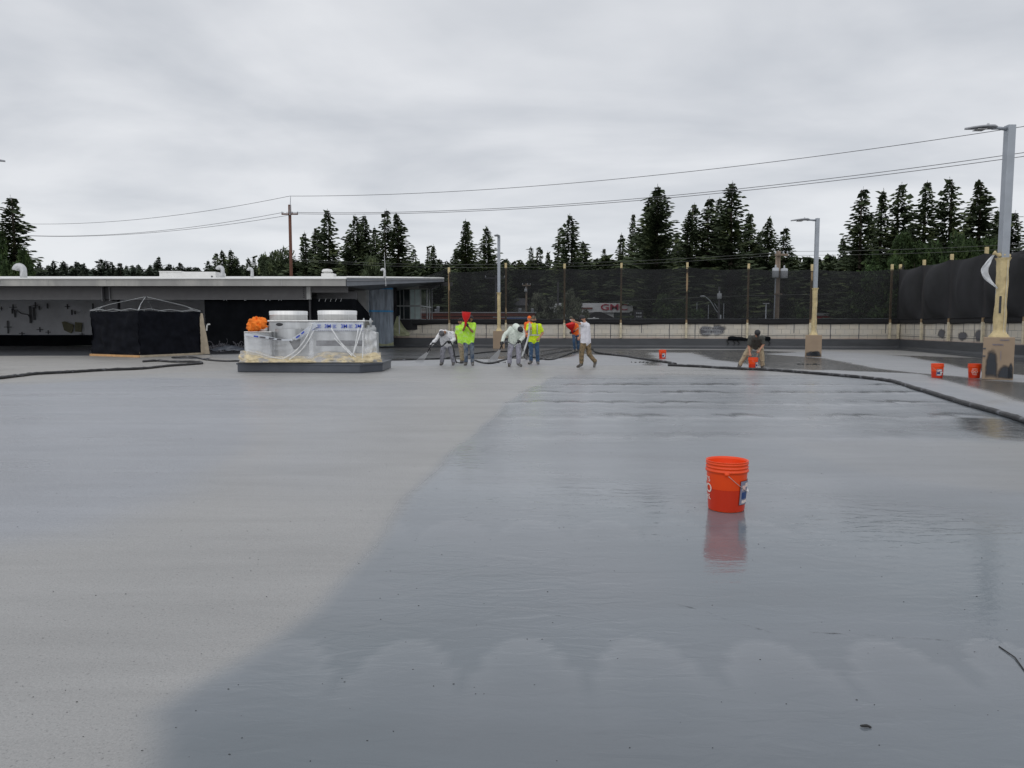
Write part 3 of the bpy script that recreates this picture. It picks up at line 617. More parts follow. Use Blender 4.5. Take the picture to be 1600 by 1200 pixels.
# ------------------------------------------------------------------ lamp posts
def lamp(base, ztop, head_dir, box_w, box_h, wrap_z, label, bag=False, base_dark=True, pole_w=.16, box_d=None, mb_mat='cardboard', yaw=0):
    bx, by, _ = base; root = thing('lamp_post', (bx, by, 0), label, 'lamp post', 'parking lamp posts'); h = box_w/2; d = (box_d or box_w)/2
    MB().box((bx-h, by-d, .004), (bx+h, by+d, box_h)).build('cardboard_sleeve', mb_mat, root, bevel=.012)
    p = pole_w/2
    MB().box((bx-p, by-p, box_h), (bx+p, by+p, ztop)).build('pole', 'galv', root, bevel=.012)
    # paper wrap with ties, crumpled
    def wrap(u, v):
        a = u*2*math.pi+math.pi/4; a -= math.pi/4; q = p*1.16/max(abs(math.cos(a)), abs(math.sin(a)))*.96
        r_ = q*(1+.16*nz(math.cos(a)*2, v*9, math.sin(a)*2))+(.14*math.exp(-((v-0)/.05)**2))*pole_w/.16*.6+.05*math.exp(-((v-1)/.03)**2)
        return Vector((bx+math.cos(a)*r_, by+math.sin(a)*r_, box_h+(wrap_z-box_h)*v))
    MB().sheet(wrap, 28, 60).build('paper_wrap', 'paper', root, True)
    mb = MB(); mb.tube([(bx+.02, by-p*1.25, box_h+.1), (bx+.03, by-p*1.3, (box_h+wrap_z)/2), (bx+.05, by-p*1.25, wrap_z-.02)], .012, 5); mb.build('tape_strip', 'paper_pale', root)
    hd = Vector(head_dir).normalized(); sd = Vector((-hd.y, hd.x, 0))
    c = Vector((bx, by, ztop-.10))
    MB().tube([c+hd*p, c+hd*.34+Vector((0, 0, .02)), c+hd*.5+Vector((0, 0, .02))], [.045, .04, .05], 10).build('arm', 'galv', root, True)
    # cobra-like flat head, tapering to the tip
    def hs(u, v):
        w = .19*(math.sin(math.pi*min(.93*u+.10, 1))**.55)*(1-.25*u); th = .075*(1-u*.55)*(1 if 0 < u else .6)
        a = v*2*math.pi; return c+hd*(.42+.86*u)+sd*(math.cos(a)*w)+Vector((0, 0, .03-.07*u*u+math.sin(a)*th*(1 if math.sin(a) > 0 else .55)))
    mb = MB().sheet(hs, 14, 16); hdob = mb.build('lamp_head', 'lamp_grey', root, True)
    MB().box(*(lambda q: ((q.x-.12, q.y-.12, q.z-.05), (q.x+.12, q.y+.12, q.z-.035)))(c+hd*.85)).build('lens', 'lens', hdob)
    MB().lathe([(.03, 0), (.03, .06), (.02, .075)], c+hd*.62+Vector((0, 0, .06)), 10).build('photocell', 'vent_metal', hdob)
    if base_dark:
        for k, (x0, w, hh) in enumerate(base_dark):
            n = 26; ol = [((w*math.cos(a)*(1+.12*nz(math.cos(a)*2, math.sin(a)*2, k)), hh*.5*abs(math.sin(a))**(.8 if k == 0 else 1.3)*(1+.25*(k > 0)*nz(math.cos(a)*4, k))) if math.sin(a) >= 0 else (w*(1.05 if k == 0 else 1.15)*math.copysign(abs(math.cos(a))**.3, math.cos(a)), -hh*.5*abs(math.sin(a))**.35)) for a in [2*math.pi*(q+.5)/n for q in range(n)]]
            ol = [(x, max(y, -(hh*.5-.01)/1.22)) for x, y in ol]; x0c = max(min(x0, box_w-w*1.22), w*1.22)
            soft_patch(Vector((bx-h+x0c, by-d-.004, hh*.5)), Vector((1, 0, 0)), Vector((0, 0, 1)), ol, 'overspray_stain', 'soft_dark', root)
    yawed(root, yaw)
    return root
def yawed(root, yaw, names=('cardboard_sleeve', 'overspray_stain', 'marker_scrawl', 'sleeve_slot', 'printed_mark')):
    for ch in root.children:
        if ch.name.split('.')[0] in names and not ch.get('y'):
            ch.data.transform(Matrix.Rotation(yaw, 4, 'Z')); ch['y'] = 1
    for ch in root.children:
        if ch.get('y') is not None and yaw == 0: del ch['y']
b = G(1556.5, 593.5)
b = b+Vector((.03, .02, 0)); rl = lamp(b+Vector((.12, .18, 0)), A(1576, 199, b.y+.38).z, (-1, -.12, 0), .69, 1.12, A(1567, 404, b.y+.38).z, 'nearest lamp post, cardboard round its base and yellow paper round its lower pole', base_dark=[(.20, .12, .78), (.50, .14, .38), (.63, .05, .45)], pole_w=.2, box_d=.5, yaw=R(-32))
# marks on the cardboard and bag tied on the pole
bb = b+Vector((.12, -.075, 0))
def plc(cx_, cz_): return lambda x, y, z: Vector((bb.x+cx_+x, bb.y-.005-z*.3, cz_+y))
for (x0, z0_, w_, h_, sd_) in ((-.14, .90, .24, .05, 3), (.02, 1.03, .20, .035, 8)):      # illegible marker scrawl
    MB().tube([Vector((bb.x+x0+w_*k/26, bb.y-.006, z0_+h_*(.5+.5*math.sin(k*1.9))*(1+.5*nz(k*.7, sd_)))) for k in range(27)], .005, 4).build('marker_scrawl', 'label_grey', rl)
for k in range(2): MB().box((bb.x-.347, bb.y-.012, .80-k*.20), (bb.x-.285, bb.y+.01, .84-k*.20)).build('sleeve_slot', 'tape_dark', rl)
for k in range(9): MB().box((bb.x+.045, bb.y-.010, .52+k*.028), (bb.x+.06, bb.y-.004, .535+k*.028)).build('printed_mark', 'label_grey', rl)
mb = MB(); zc0 = A(1560, 400, b.y+.3)
def bagf(u, v):
    a = u*math.pi; x = -.18-.30*math.sin(a)*(.75+.25*math.sin(a)); z = .02-1.0*u+.06; w = .03+.10*math.sin(a)*(v-.5)*2
    return Vector((zc0.x+x+.10*math.cos(a*1.0)*0+w+.14*u*u, zc0.y-.12+.05*nz(u*5, v*4), zc0.z+z))
mb.sheet(bagf, 26, 6); mb.build('plastic_bag', 'plastic_bag', rl, True, solid=.004)
mb = MB(); mb.tube(smoothpath([zc0+Vector((-.2, -.1, .08)), zc0+Vector((-.05, -.16, .0)), zc0+Vector((.1, -.16, .03)), zc0+Vector((.2, -.1, -.02))], 5), [.05+.02*math.sin(i*1.9) for i in range(16)], 8); mb.build('paper_tuft', 'paper', rl, True)
yawed(rl, R(-32))
MB().box((b.x-.0, b.y+.05, 1.75), (b.x+.05, b.y+.07, 2.2)).build('paint_smear', 'spray_dark', rl)
b = G(1275, 558); lamp(b+Vector((0, .33, 0)), A(1283, 341, b.y+.33).z, (-1, -.12, 0), .70, 1.0, A(1280, 450, b.y+.33).z, 'lamp post with cardboard base near the far right, behind the stooping man', base_dark=[(.25, .24, .25), (.5, .19, .28)], pole_w=.16, box_d=.4, yaw=R(-22))
b = G(779.5, 545); lamp(b+Vector((0, .35, 0)), A(779, 368, b.y+.35).z, (-.15, -1, 0), .72, 1.10, A(779, 457, b.y+.35).z, 'far lamp post seen end on behind the sprayers, tan boxed base', base_dark=[], pole_w=.18)
b = Vector((-16.88, 23.2, 0)); lamp(b, A(2, 252, 23.2).z+.12, (1, -.05, 0), .7, 1.0, 3.2, 'lamp post beyond the left edge with only its lamp head tip in view', base_dark=[], pole_w=.16)
# ------------------------------------------------------------------ buckets
def bucket(pos, rz, label, logo='print', liquid=True, s=1.0):
    root = thing('bucket', (0, 0, 0), label, 'bucket', 'orange plastic buckets')
    r0, r1, H = .130, .147, .368
    prof = [(r0-.012, 0), (r0-.004, .002), (r0, .010), (r1-.002, .275), (r1, .288), (r1+.007, .290), (r1+.008, .302), (r1+.001, .305), (r1+.001, .318), (r1+.006, .320), (r1+.006, .326), (r1+.001, .329), (r1+.002, .344), (r1+.006, .346), (r1+.006, .352), (r1+.002, .355), (r1+.003, .362), (r1+.006, .365), (r1+.006, .369), (r1-.001, .369), (r1-.003, .35), (r0-.005, .02), (.001, .012)]
    MB().lathe(prof, seg=56).build('shell', 'orange', root, True)
    # bail: wire with lugs
    pts = [Vector((math.cos(a)*(r1+.012), math.sin(a)*(r1+.012)*.99, 0)) for a in np.linspace(0, math.pi, 26)]
    tl = R(-58); hp = []
    for i, p in enumerate(pts): hp.append(Vector((p.x, -p.y*math.cos(tl)*.98-.006, .283+p.y*math.sin(tl)*1.0)))
    def surf(z): return r0+(r1-r0)*z/.28+.003
    hp = []
    for i in range(27):
        a = math.pi*i/26; z = .285-.14*math.sin(a); th = a; rr = surf(z)+.006; hp.append(Vector((math.cos(th)*rr, math.sin(th)*rr, z)))
    MB().tube(hp, .0022, 6).build('bail', 'wire_metal', root, True)
    MB().tube(hp[11:16], .009, 8).build('bail_grip', 'mask_white', root, True)
    for sx in (-1, 1): MB().ball((sx*(r1+.006), 0, .285), (.012, .018, .016)).build('lug', 'orange', root, True)
    def on(th0, zc, sign=1):
        def f(x, y, z):
            zz = zc+y; rr = surf(zz)+.0008+z*.3; a = th0+x/rr; return Vector((math.cos(a)*rr, math.sin(a)*rr, zz))
        return f
    # slogan side and label side
    a1 = R(-75)
    for tx, z, sz in (("LET'S", .232, .052), ('DO', .165, .092), ('THIS.', .100, .052)):
        text_mesh(tx, sz, 'slogan', 'white_paint', root, on(a1, z), .0004)
    a2 = R(70)
    def patch(nm, x0, x1, z0, z1, m, e):
        mb = MB(); mb.sheet(lambda u, v: Vector(on(a2, 0)(x0+(x1-x0)*u, z0+(z1-z0)*v, e)), 10, 2); mb.build(nm, m, root, True)
    patch('label_edge', -.075, .075, .055, .235, 'label_dark', .001); patch('label_panel', -.071, .071, .059, .231, 'label_grey', .003)
    patch('label_patch', -.055, .02, .10, .15, 'label_blue', .005); patch('label_patch', -.02, .055, .185, .215, 'white_paint', .005); patch('label_patch', -.055, -.015, .165, .20, 'pale_print', .005); patch('label_patch', -.05, .03, .068, .09, 'white_paint', .005); patch('label_patch', .02, .06, .09, .16, 'white_paint', .005)
    root.rotation_euler = (0, 0, rz); root.location = pos; root.scale = (s, s, s)
    return root
g = G(1134.5, 795)
B0 = bucket(g, 0, 'large nearest orange bucket standing alone in the wet foreground', s=1.05)
ang = math.atan2(-g.y, -g.x)          # direction towards camera
B0.rotation_euler.z = ang
M['orange_dark'] = mat('bucket wall with liquid behind', (.62, .030, .003), .32, var=.04)
def put_liquid(root, h=.17):
    o = bpy.data.objects.new('x', None)
    mb = MB(); mb.lathe([(.1306, .010), (.1306+(.1455-.130)*h/.28+.0004, h)], seg=56, close=False)
    me = bpy.data.meshes.new('filled_part'); me.from_pydata(mb.v, [], mb.f); me.materials.append(M['orange_dark']); me.shade_smooth()
    o = bpy.data.objects.new('filled_part', me); S.collection.objects.link(o); o.parent = root
put_liquid(B0, .165)
def dup_bucket(pos, rz, label):
    c = copy_tree(B0); c.location = pos; c.rotation_euler.z = rz; c['label'] = label; return c
dup_bucket(G(1464, 590), R(-90-58-20), 'orange bucket with white label, left one of the pair by the nearest lamp post')
dup_bucket(G(1522, 590.5), R(-90+45), 'orange bucket touching the cardboard base of the nearest lamp post')
dup_bucket(G(1035, 560.5), R(-90-60), 'small looking far orange bucket standing behind the hose in mid deck')
dup_bucket(G(1176.5, 577), R(-90-30), 'orange bucket that the stooping man is stirring')
# ------------------------------------------------------------------ hoses
def hose(pts, r, m, label, bumpy=.0, name='hose', lift=None):
    P = smoothpath([G(*p) if len(p) == 2 else Vector(p) for p in pts], 10)
    rs = [r*(1+bumpy*nz(i*.35, 3)+bumpy*.6*nz(i*1.3, 8)) for i in range(len(P))]
    for i, p in enumerate(P): p.z = max(p.z, 0)+rs[i]*.95; p.x += .03*nz(i*.2, 7) if bumpy else 0
    o = MB().tube(P, rs, 10).build(name, m, smooth=True); tag(o, label, 'hose', 'spray hoses on the deck'); return o
hose([(-160, 612), (-60, 600), (0, 592.5), (30, 589), (60, 585.5), (110, 583), (160, 580), (220, 577.5), (265, 573), (300, 570.5), (316, 569), (306, 566.8), (270, 566.5), (245, 565), (224, 566.3)], .045, 'hose', 'thick black hose snaking in from the left edge towards the tent', .25)
hose([(268, 559.5), (300, 559), (322, 563), (350, 565.3), (378, 565)], .035, 'hose', 'black hose lying between the tent and the wrapped rooftop unit', .1)
hose([(600, 563.5), (640, 563), (690, 561), (712, 558), (760, 551), (800, 549.5)], .035, 'hose', 'black hose running behind the left sprayer and lime shirt workers', .05)
hose([(742, 564), (755, 568), (768, 568.5), (785, 564), (815, 555), (845, 561.5), (866, 561.8), (890, 553), (905, 549)], .033, 'hose', 'black hose looping behind the middle sprayer to the striding man', .05)
hose([(914, 542.5), (925, 546), (932, 551.5), (950, 554.5), (975, 557.5), (1000, 561.5), (1030, 565.5), (1050, 569), (1056, 570.5)], .045, 'hose', 'black hose running right from behind the striding man', .08)
hose([(1044, 572), (1080, 573.5), (1150, 577.5), (1200, 579.5), (1260, 584), (1330, 590), (1380, 595.5), (1402, 600), (1440, 612), (1500, 631), (1560, 648), (1600, 661), (1660, 680), (1760, 715), (1900, 765), (2150, 850)], .043, 'hose', 'long thick hose wrapped in sleeve sweeping out of the right edge', .18)
# pale flattened lay-flat strip beside the long hose and spiral air line
mb = MB(); a, b = G(843, 557), G(893, 548)
pts = [a.lerp(b, i/160)+Vector((.10*math.cos(i*.9)-.1*0, .32*math.sin(i*.9)*.5, .13+.11*math.sin(i*.9))) for i in range(161)]
o = MB().tube(pts, .012, 5).build('coiled_air_line', 'hose', smooth=True); tag(o, 'coiled spiral air line on the deck left of the orange shirted man', 'air line')
for (p, nm) in (((1001, 566.5), 'between the bucket and the striding man'), ((1263, 569.5), 'in front of the second lamp post'), ((777, 567), 'left of the middle sprayer')):
    mb = MB(); rr = random.Random(p[0]); q = G(*p)
    for i in range(14): c = q+Vector((rr.uniform(-.35, .35), rr.uniform(-.15, .15), 0)); mb.box((c.x-.02, c.y-.02, .002), (c.x+.025, c.y+.02, .03*rr.uniform(.5, 1.2)))
    o = mb.build('rubble', 'grit'); tag(o, 'scatter of small dark crumbs on the deck '+nm, 'debris', kind='stuff')
# lines: two long chalk-pale control seams on the deck far end
# ------------------------------------------------------------------ flat-roofed building with open canopy (left)
def box_px(px0, px1, py0, py1, Y, depth):
    a, b = A(px0, py1, Y), A(px1, py0, Y); return (a.x, Y, a.z), (b.x, Y+depth, b.z)
root = thing('canopy_building', (-22, 45, 0), 'long low flat-roofed building with grey fascia and deep open canopy on the left', 'building')
BL = root; X0 = -48; X1 = A(540, 440, 40).x
zf0, zf1, zr = A(540, 447, 40).z, A(540, 436.3, 40).z, A(540, 432, 40).z
MB().box((X0, 40, zf0), (X1, 40.12, zf1)).build('fascia', 'fascia', root, bevel=.01)
for i, px in enumerate((0, 75, 166, 178, 281, 395, 440, 475)):
    p = A(px, 440, 39.99); MB().box((p.x-.012, 39.985, zf0), (p.x+.012, 39.999, zf1-.02)).build('fascia_seam', 'plaster', root)
MB().box((X0, 40.12, zf0+.05), (X1-.02, 56, zf1-.04)).build('roof_slab', 'soffit', root)
zs4 = A(540, 431.8, 45).z
MB().add([(X0, 39.93, zf1+.002), (X1+.03, 39.93, zf1+.002), (X1+.03, 39.93, zf1+.05), (X0, 39.93, zf1+.05), (X0, 45, zf1+.002), (X1+.03, 45, zf1+.002), (X1+.03, 45, zs4), (X0, 45, zs4), (X1+.03, 57, zs4+.1), (X0, 57, zs4+.1), (X1+.03, 57, zf1), (X0, 57, zf1)],
 [(0, 1, 2, 3), (3, 2, 6, 7), (7, 6, 8, 9), (1, 5, 6, 2), (5, 10, 8, 6), (0, 3, 7, 4), (4, 7, 9, 11), (9, 8, 10, 11), (0, 4, 5, 1), (4, 11, 10, 5)]).build('roof', 'white_roof', root)
zb0 = A(0, 467.3, 41).z
mb = MB(); xa, xb = A(159, 460, 41).x, A(480, 460, 41).x
mb.box((X0, 41.1, zb0), (xa-.03, 41.14, zf0+.02)); mb.box((xa+.42, 41.1, zb0), (xb, 41.14, zf0+.02)); mb.build('roof_beam', 'beam', root)
mb = MB(); mb.box((X0, 41.0, zb0-.025), (xa, 41.25, zb0)); mb.box((xa+.4, 41.0, zb0-.025), (xb, 41.25, zb0)); mb.build('beam_flange', 'beam_edge', root)
mb = MB(); mb.box((xa-.02, 41.0, zb0-.1), (xa+.02, 41.3, zf0+.03)); mb.box((xa+.40, 41.0, zb0-.1), (xa+.44, 41.3, zf0+.03)); mb.build('beam_stiffener', 'beam_edge', root)
mb = MB(); mb.box((xa+.02, 41.2, zb0), (xa+.40, 41.28, zf0+.02)); mb.build('beam_web', 'dark_steel', root)
MB().box((xa, 41.3, .0), (xa+.68, 41.6, zf0)).build('column', 'dark_steel', root)
xw = A(482, 460, 40.9).x
MB().box((xw-.11, 40.9, zb0-.02), (xw+.11, 41.1, zf0+.02)).build('column', 'plaster', root)
MB().box((xw-.05, 41.12, 0), (xw+.05, 41.3, zb0)).build('column', 'dark_steel', root)
mb = MB()
for k in range(6): mb.ball((xw-.32, 41.08, zb0+.1+k*.11), .028, 8, 6)
mb.build('bolt_row', 'dark_steel', root)
MB().box((xw+.12, 41.1, A(0, 457, 41).z), (A(543, 450, 41).x, 41.2, zf0+.02)).build('roof_beam', 'beam', root)
MB().box((xw+.12, 42.2, A(0, 468, 42).z), (A(556, 450, 42).x, 42.3, A(0, 455, 42).z)).build('roof_beam', 'soffit', root)
# back wall under the canopy
bw = MB().sheet(lambda u, v: Vector((X0+(A(322, 0, 54).x-X0)*u, 53.6+.05*nz(u*30, v*3), .75+3.1*v)), 60, 6).build('back_wall', 'back_wall', root, True)
MB().box((X0, 53.3, 0), (-9, 53.9, .76)).build('dark_coating', 'black_cloth', root)
MB().box((X0, 53.9, 0), (-9, 54.3, 3.7)).build('rear_wall', 'soffit', root)
def mark(px0, px1, py0, py1, m='tape_dark'): MB().box(*box_px(px0, px1, py0, py1, 53.48, .03)).build('wall_mark', m, root)
for (cx_, cy_, w, h) in ((12, 511, 12, 20), (34, 521, 9, 5), (62, 515, 10, 8), (75, 519, 8, 6), (128, 522, 8, 4), (20, 480, 12, 9), (55, 477, 8, 10), (105, 479, 8, 8), (2, 482, 3, 6)):
    mark(cx_-w/2, cx_+w/2, cy_-.5, cy_+.6); mark(cx_-.5, cx_+.7, cy_-h/2, cy_+h/2)
for (x0, x1, y0, y1) in ((46, 48, 478, 505), (52, 54, 480, 500), (60, 62, 478, 484), (73, 75, 474, 482), (111, 113, 484, 492), (116, 118, 486, 491), (22, 24, 484, 496), (18, 20, 482, 490), (144, 146, 474, 483)): mark(x0, x1, y0, y1)
mb = MB(); mb.tube(smoothpath([A(26, 484, 53.45), A(34, 490, 53.45), (A(44, 492, 53.45)), A(48, 500, 53.45)], 5), .035, 5); mb.build('wall_mark', 'tape_dark', root)
for poly in ([(96.5, 503), (101, 502), (115, 508), (113, 517), (111, 521), (100, 516)], [(117, 503), (128, 504.5), (127, 519), (117, 518)]):
    mb = MB(); P = [A(x, y, 53.46) for x, y in poly]; mb.add(P+[p+Vector((0, .04, 0)) for p in P], [tuple(range(len(P)))]+[(i, (i+1) % len(P), len(P)+(i+1) % len(P), len(P)+i) for i in range(len(P))]); mb.build('bare_patch', 'olive', root)
# black screen hung from the beam with clips
sc = thing('screen_curtain', A(440, 545, 41.5)*1.0, 'black screen curtain clipped to the canopy beam behind the wrapped unit', 'curtain')
zsc = zb0-.0
def scf(u, v):
    px = 318+u*237; top = A(px, 467, 41.35); bot = A(px+(16*u*u if u > .9 else 0), 548, 41.35)
    if u > .93: pass
    z = .02+(top.z-.02)*v; x = top.x+(.45*(1-v) if u > .98 else 0)*0
    return Vector((x, 41.4+.05*math.sin(u*40+v*2)+.08*nz(u*12, v*2.5)*(1-v*.6)-.35*math.exp(-v*9)*(1+.4*nz(u*9)), z))
MB().sheet(scf, 90, 16).build('curtain', 'black_cloth', sc, True)
mb = MB(); mb.add([A(555, 467, 41.4), A(562, 473, 42.2), A(576, 489, 43.2), A(579, 500, 43.3), A(573, 512, 43.2), A(571, 540, 43.1), A(555, 547, 41.4)], [(0, 1, 2, 3, 4, 5, 6)]); mb.build('curtain_tail', 'black_cloth', sc)
for px in (352, 356, 384, 386, 415, 421, 435, 439, 418, 500, 510, 518, 526, 534):
    q = A(px, 467 if px < 470 else 468, 41.2); mb = MB(); s_ = .05 if px % 2 else -.05; mb.tube([q+Vector((0, -.05, .12 if px < 470 else .05)), q+Vector((s_, -.08, -.10 if px < 470 else -.12))], .018 if px < 470 else .012, 5); mb.build('clip', 'vent_metal', sc)
mb = MB(); mb.tube(smoothpath([A(328.5, 507, 40.9), A(325, 507, 40.9), A(323.5, 510, 40.9), A(323, 517, 40.9)], 5), .045, 8); o = mb.build('vent_pipe', 'white_roof', smooth=True); tag(o, 'small white bent pipe in front of the black curtain right of the tent', 'pipe')
scrap_pile(G(352, 550)+Vector((0, .3, 0)), 1.0, .35, .42, 5, 'stain', 'net_pile', 'tangled heap of grey netting at the foot of the black curtain', 'netting', 90, .018)
o = MB().sheet(lambda u, v: G(325, 552)+Vector((u*1.9, v*.9, .15+.22*math.sin(math.pi*v)*math.sin(math.pi*u)+.09*nz(u*8, v*6))), 20, 10).build('sheet_bundle', 'curb', smooth=True); tag(o, 'blue grey bundled sheet under the heap of grey netting', 'sheeting')
# ------------------------------------------------------------------ tent frame with black side walls
TA, TB_, TC = G(143.5, 556), G(219, 558.6), G(315, 554)
TD = TA+(TC-TB_)
ztt = 2.13
root = thing('pop_up_tent', ((TB_+TD)/2).to_tuple(), 'square black curtained tent with bare white roof frame standing before the canopy', 'tent')
cs = [TA, TB_, TC, TD]
for i in range(4):
    a, b = cs[i], cs[(i+1) % 4]; nrm = Vector((b.y-a.y, a.x-b.x, 0)).normalized()
    if i >= 2: nrm = Vector((b.y-a.y, a.x-b.x, 0)).normalized()
    fcs = lambda u, v, a=a, b=b, n_=nrm, i=i: a.lerp(b, u)+n_*(.05*math.sin(math.pi*u)+.09*nz(u*4+v*3, v*3-u*2, i*3)+.05*nz(u*11+v*5, v*8, i)-.06*math.sin(math.pi*v))+Vector((0, 0, .10+(ztt-.12-.05*math.sin(math.pi*u)*(1 if i == 0 else .6)+.02*nz(u*14, i))*v))
    MB().sheet(fcs, 40, 24).build('side_curtain', 'tent_cloth', root, True)
    ai = a+((cs[0]+cs[2])/2-a).normalized()*.28; MB().tube([ai+Vector((0, 0, .004)), ai+Vector((0, 0, ztt-.02))], .022, 8).build('leg', 'frame_white', root, True)
    m = 'timber_new' if i == 0 else 'timber_pale'
    d = (b-a).normalized(); n2_ = Vector((d.y, -d.x, 0))*.03
    q = [a+n2_-d*.03, b+n2_+d*.03, b+n2_*3+d*.03, a+n2_*3-d*.03]
    MB().prism([(p.x, p.y) for p in (q if i < 4 else q[::-1])], .006, .10).build('base_board', m, root)
pk = (cs[0]+cs[1]+cs[2]+cs[3])/4+Vector((0, 0, A(226, 463.5, ((TB_+TD)/2).y).z))
for i in range(4):
    a = cs[i]+Vector((0, 0, ztt+.02)); mid = a.lerp(pk, .35)+Vector((0, 0, .05)); MB().tube([a, mid, pk], .012, 6).build('roof_rod', 'frame_white', root)
    MB().tube([a+Vector((0, 0, -.04)), a.lerp(pk, .12)+Vector((0, 0, -.06)), a.lerp(pk, .22)+Vector((0, 0, .02))], .014, 6).build('brace', 'frame_white', root)
    b = cs[(i+1) % 4]+Vector((0, 0, ztt+.02)); n = 6
    MB().tube([a.lerp(b, k/n)+Vector((0, 0, (.045 if k % 2 else -.03)-.0)) for k in range(n+1)], .010, 5).build('truss', 'frame_white', root)
MB().ball(pk, .05, 8, 6).build('hub', 'black', root)
c3 = cs[2]; MB().sheet(lambda u, v: c3+Vector((-.02+(.10+.30*(1-v))*u, -.02+.1*u+.03*nz(u*3, v*6), .03+(ztt-.12)*v)), 5, 16).build('entry_flap', 'timber_pale', root, True)
o = MB().sheet(lambda u, v: G(268, 561)+Vector((u*1.5, v*.5, .012+.04*max(0, nz(u*6, v*4)))), 20, 8).build('floor_scrap', 'stain', smooth=True); tag(o, 'flat grey crumpled scrap of sheet before the tent corner', 'sheeting')
# ------------------------------------------------------------------ things standing on the flat roof
def gooseneck(px, pyt, Y, w, label, flip=-1):
    base = A(px, 433, Y); top = A(px, pyt, Y); r = w; h = top.z-base.z
    root = thing('gooseneck_vent', (base.x, Y, zr-.1), label, 'roof vent', 'gooseneck vents on the flat roof')
    pts = [Vector((base.x, Y, zr-.06)), Vector((base.x, Y, top.z-r*2.4))]
    for k in range(9):
        a = math.pi*k/8*.95; pts.append(Vector((base.x+flip*(1-math.cos(a))*r*1.3, Y, top.z-r*2.4+math.sin(a)*r*1.5)))
    MB().tube(pts, r, 14, caps=False).build('pipe', 'vent_metal', root, True, solid=.01)
    e = pts[-1]; MB().ball(e+Vector((0, 0, .01)), (r*.9, r*.9, .01)).build('opening', 'dark_steel', root)
gooseneck(37, 411.5, 41.5, .17, 'largest shiny curved roof vent at the left end of the roof')
gooseneck(348, 414.5, 42, .11, 'curved roof vent beside the white roof curb')
gooseneck(394, 417.5, 42, .085, 'slim curved roof vent between the curb and the brown power pole')
gooseneck(601, 419, 43, .07, 'slim white gooseneck vent beside the thin mast on the roof')
root = thing('roof_curb', A(293, 433, 42), 'long low white roof curb box on the flat roof', 'roof curb')
a, b = box_px(249, 337, 424.5, 436, 42, 1.5); MB().box(a, b).build('body', 'white_roof', root, bevel=.03)
a, b = box_px(248, 283, 423.5, 425, 41.95, 1.6); MB().box(a, b).build('lid', 'white_roof', root, bevel=.01)
MB().ball(A(331, 432, 41.98), (.05, .02, .05)).build('hole', 'dark_steel', root)
root = thing('mushroom_vent', A(512, 433, 42), 'squat white mushroom roof vent on its curb', 'roof vent')
a, b = box_px(502, 521, 427, 436, 42, .7); MB().box(a, b).build('curb', 'white_roof', root, bevel=.02)
c = A(511.5, 427, 42.35); MB().lathe([(.20, -.02), (.20, .06), (.30, .06), (.31, .13), (.24, .22), (.05, .25)], c, 20).build('cap', 'white_roof', root, True)
p0, p1 = A(603, 447, 42), A(600.5, 394, 42); o = MB().tube([p0, p0.lerp(p1, .5), p1], [.022, .018, .010], 6).build('mast', 'vent_metal'); tag(o, 'thin leaning metal mast at the roof edge above the plastic door', 'mast')
# ------------------------------------------------------------------ lobby at the end of the canopy
root = thing('lobby_building', A(640, 545, 53), 'glass walled stair lobby under an upward tilting roof edge', 'building')
a0, a1 = A(540, 447, 40.1), A(540, 433.2, 40.1); b0, b1 = A(694, 440, 48.5), A(694, 434, 48.5)
k0, k1 = b0+Vector((-1.5, 9, 0)), b1+Vector((-1.5, 9, 0)); l0, l1 = a0+Vector((0, 16, .2)), a1+Vector((0, 16, .2))
MB().add([a0+Vector((.05, 0, 0)), b0, b1, a1+Vector((.05, 0, 0)), l0, k0, k1, l1], [(0, 1, 2, 3), (1, 5, 6, 2), (3, 2, 6, 7), (0, 4, 5, 1), (4, 7, 6, 5), (0, 3, 7, 4)]).build('roof', 'fascia_blue', root)
mv = Vector((0, -.03, 0)); up_ = Vector((0, 0, .02))
a2 = a1.lerp(a0, .30); b2 = b1.lerp(b0, .05)
ar = A(540, 431.5, 45); br_ = A(688, 433, 52)
MB().add([a1+mv+Vector((.06, 0, .002)), b1+mv+Vector((0, 0, .002)), br_, ar+Vector((.06, 0, 0)), b1+mv+Vector((0, 0, -.05)), a1+mv+Vector((.06, 0, -.05))], [(0, 1, 2, 3), (5, 4, 1, 0)]).build('roof_edge', 'white_roof', root)
c0, c1 = a1.lerp(a0, .42)+mv, b1.lerp(b0, .45)+mv
MB().tube([c0+Vector((.08, -.01, 0)), c1], .02, 5).build('edge_trim', 'beam_edge', root)
a, b = box_px(612, 666, 444, 451, 50.5, 1.2); MB().box(a, b).build('soffit_beam', 'plaster', root)
MB().add([A(655, 441, 50.4), A(655, 451, 50.4), A(672, 451, 50.4), A(695, 441, 50.4)], [(0, 1, 2, 3)]).build('soffit_gable', 'beam', root, solid=.1)
a, b = box_px(690, 707, 441, 447, 50.6, .2); MB().box(a, b).build('soffit_beam', 'beam', root)
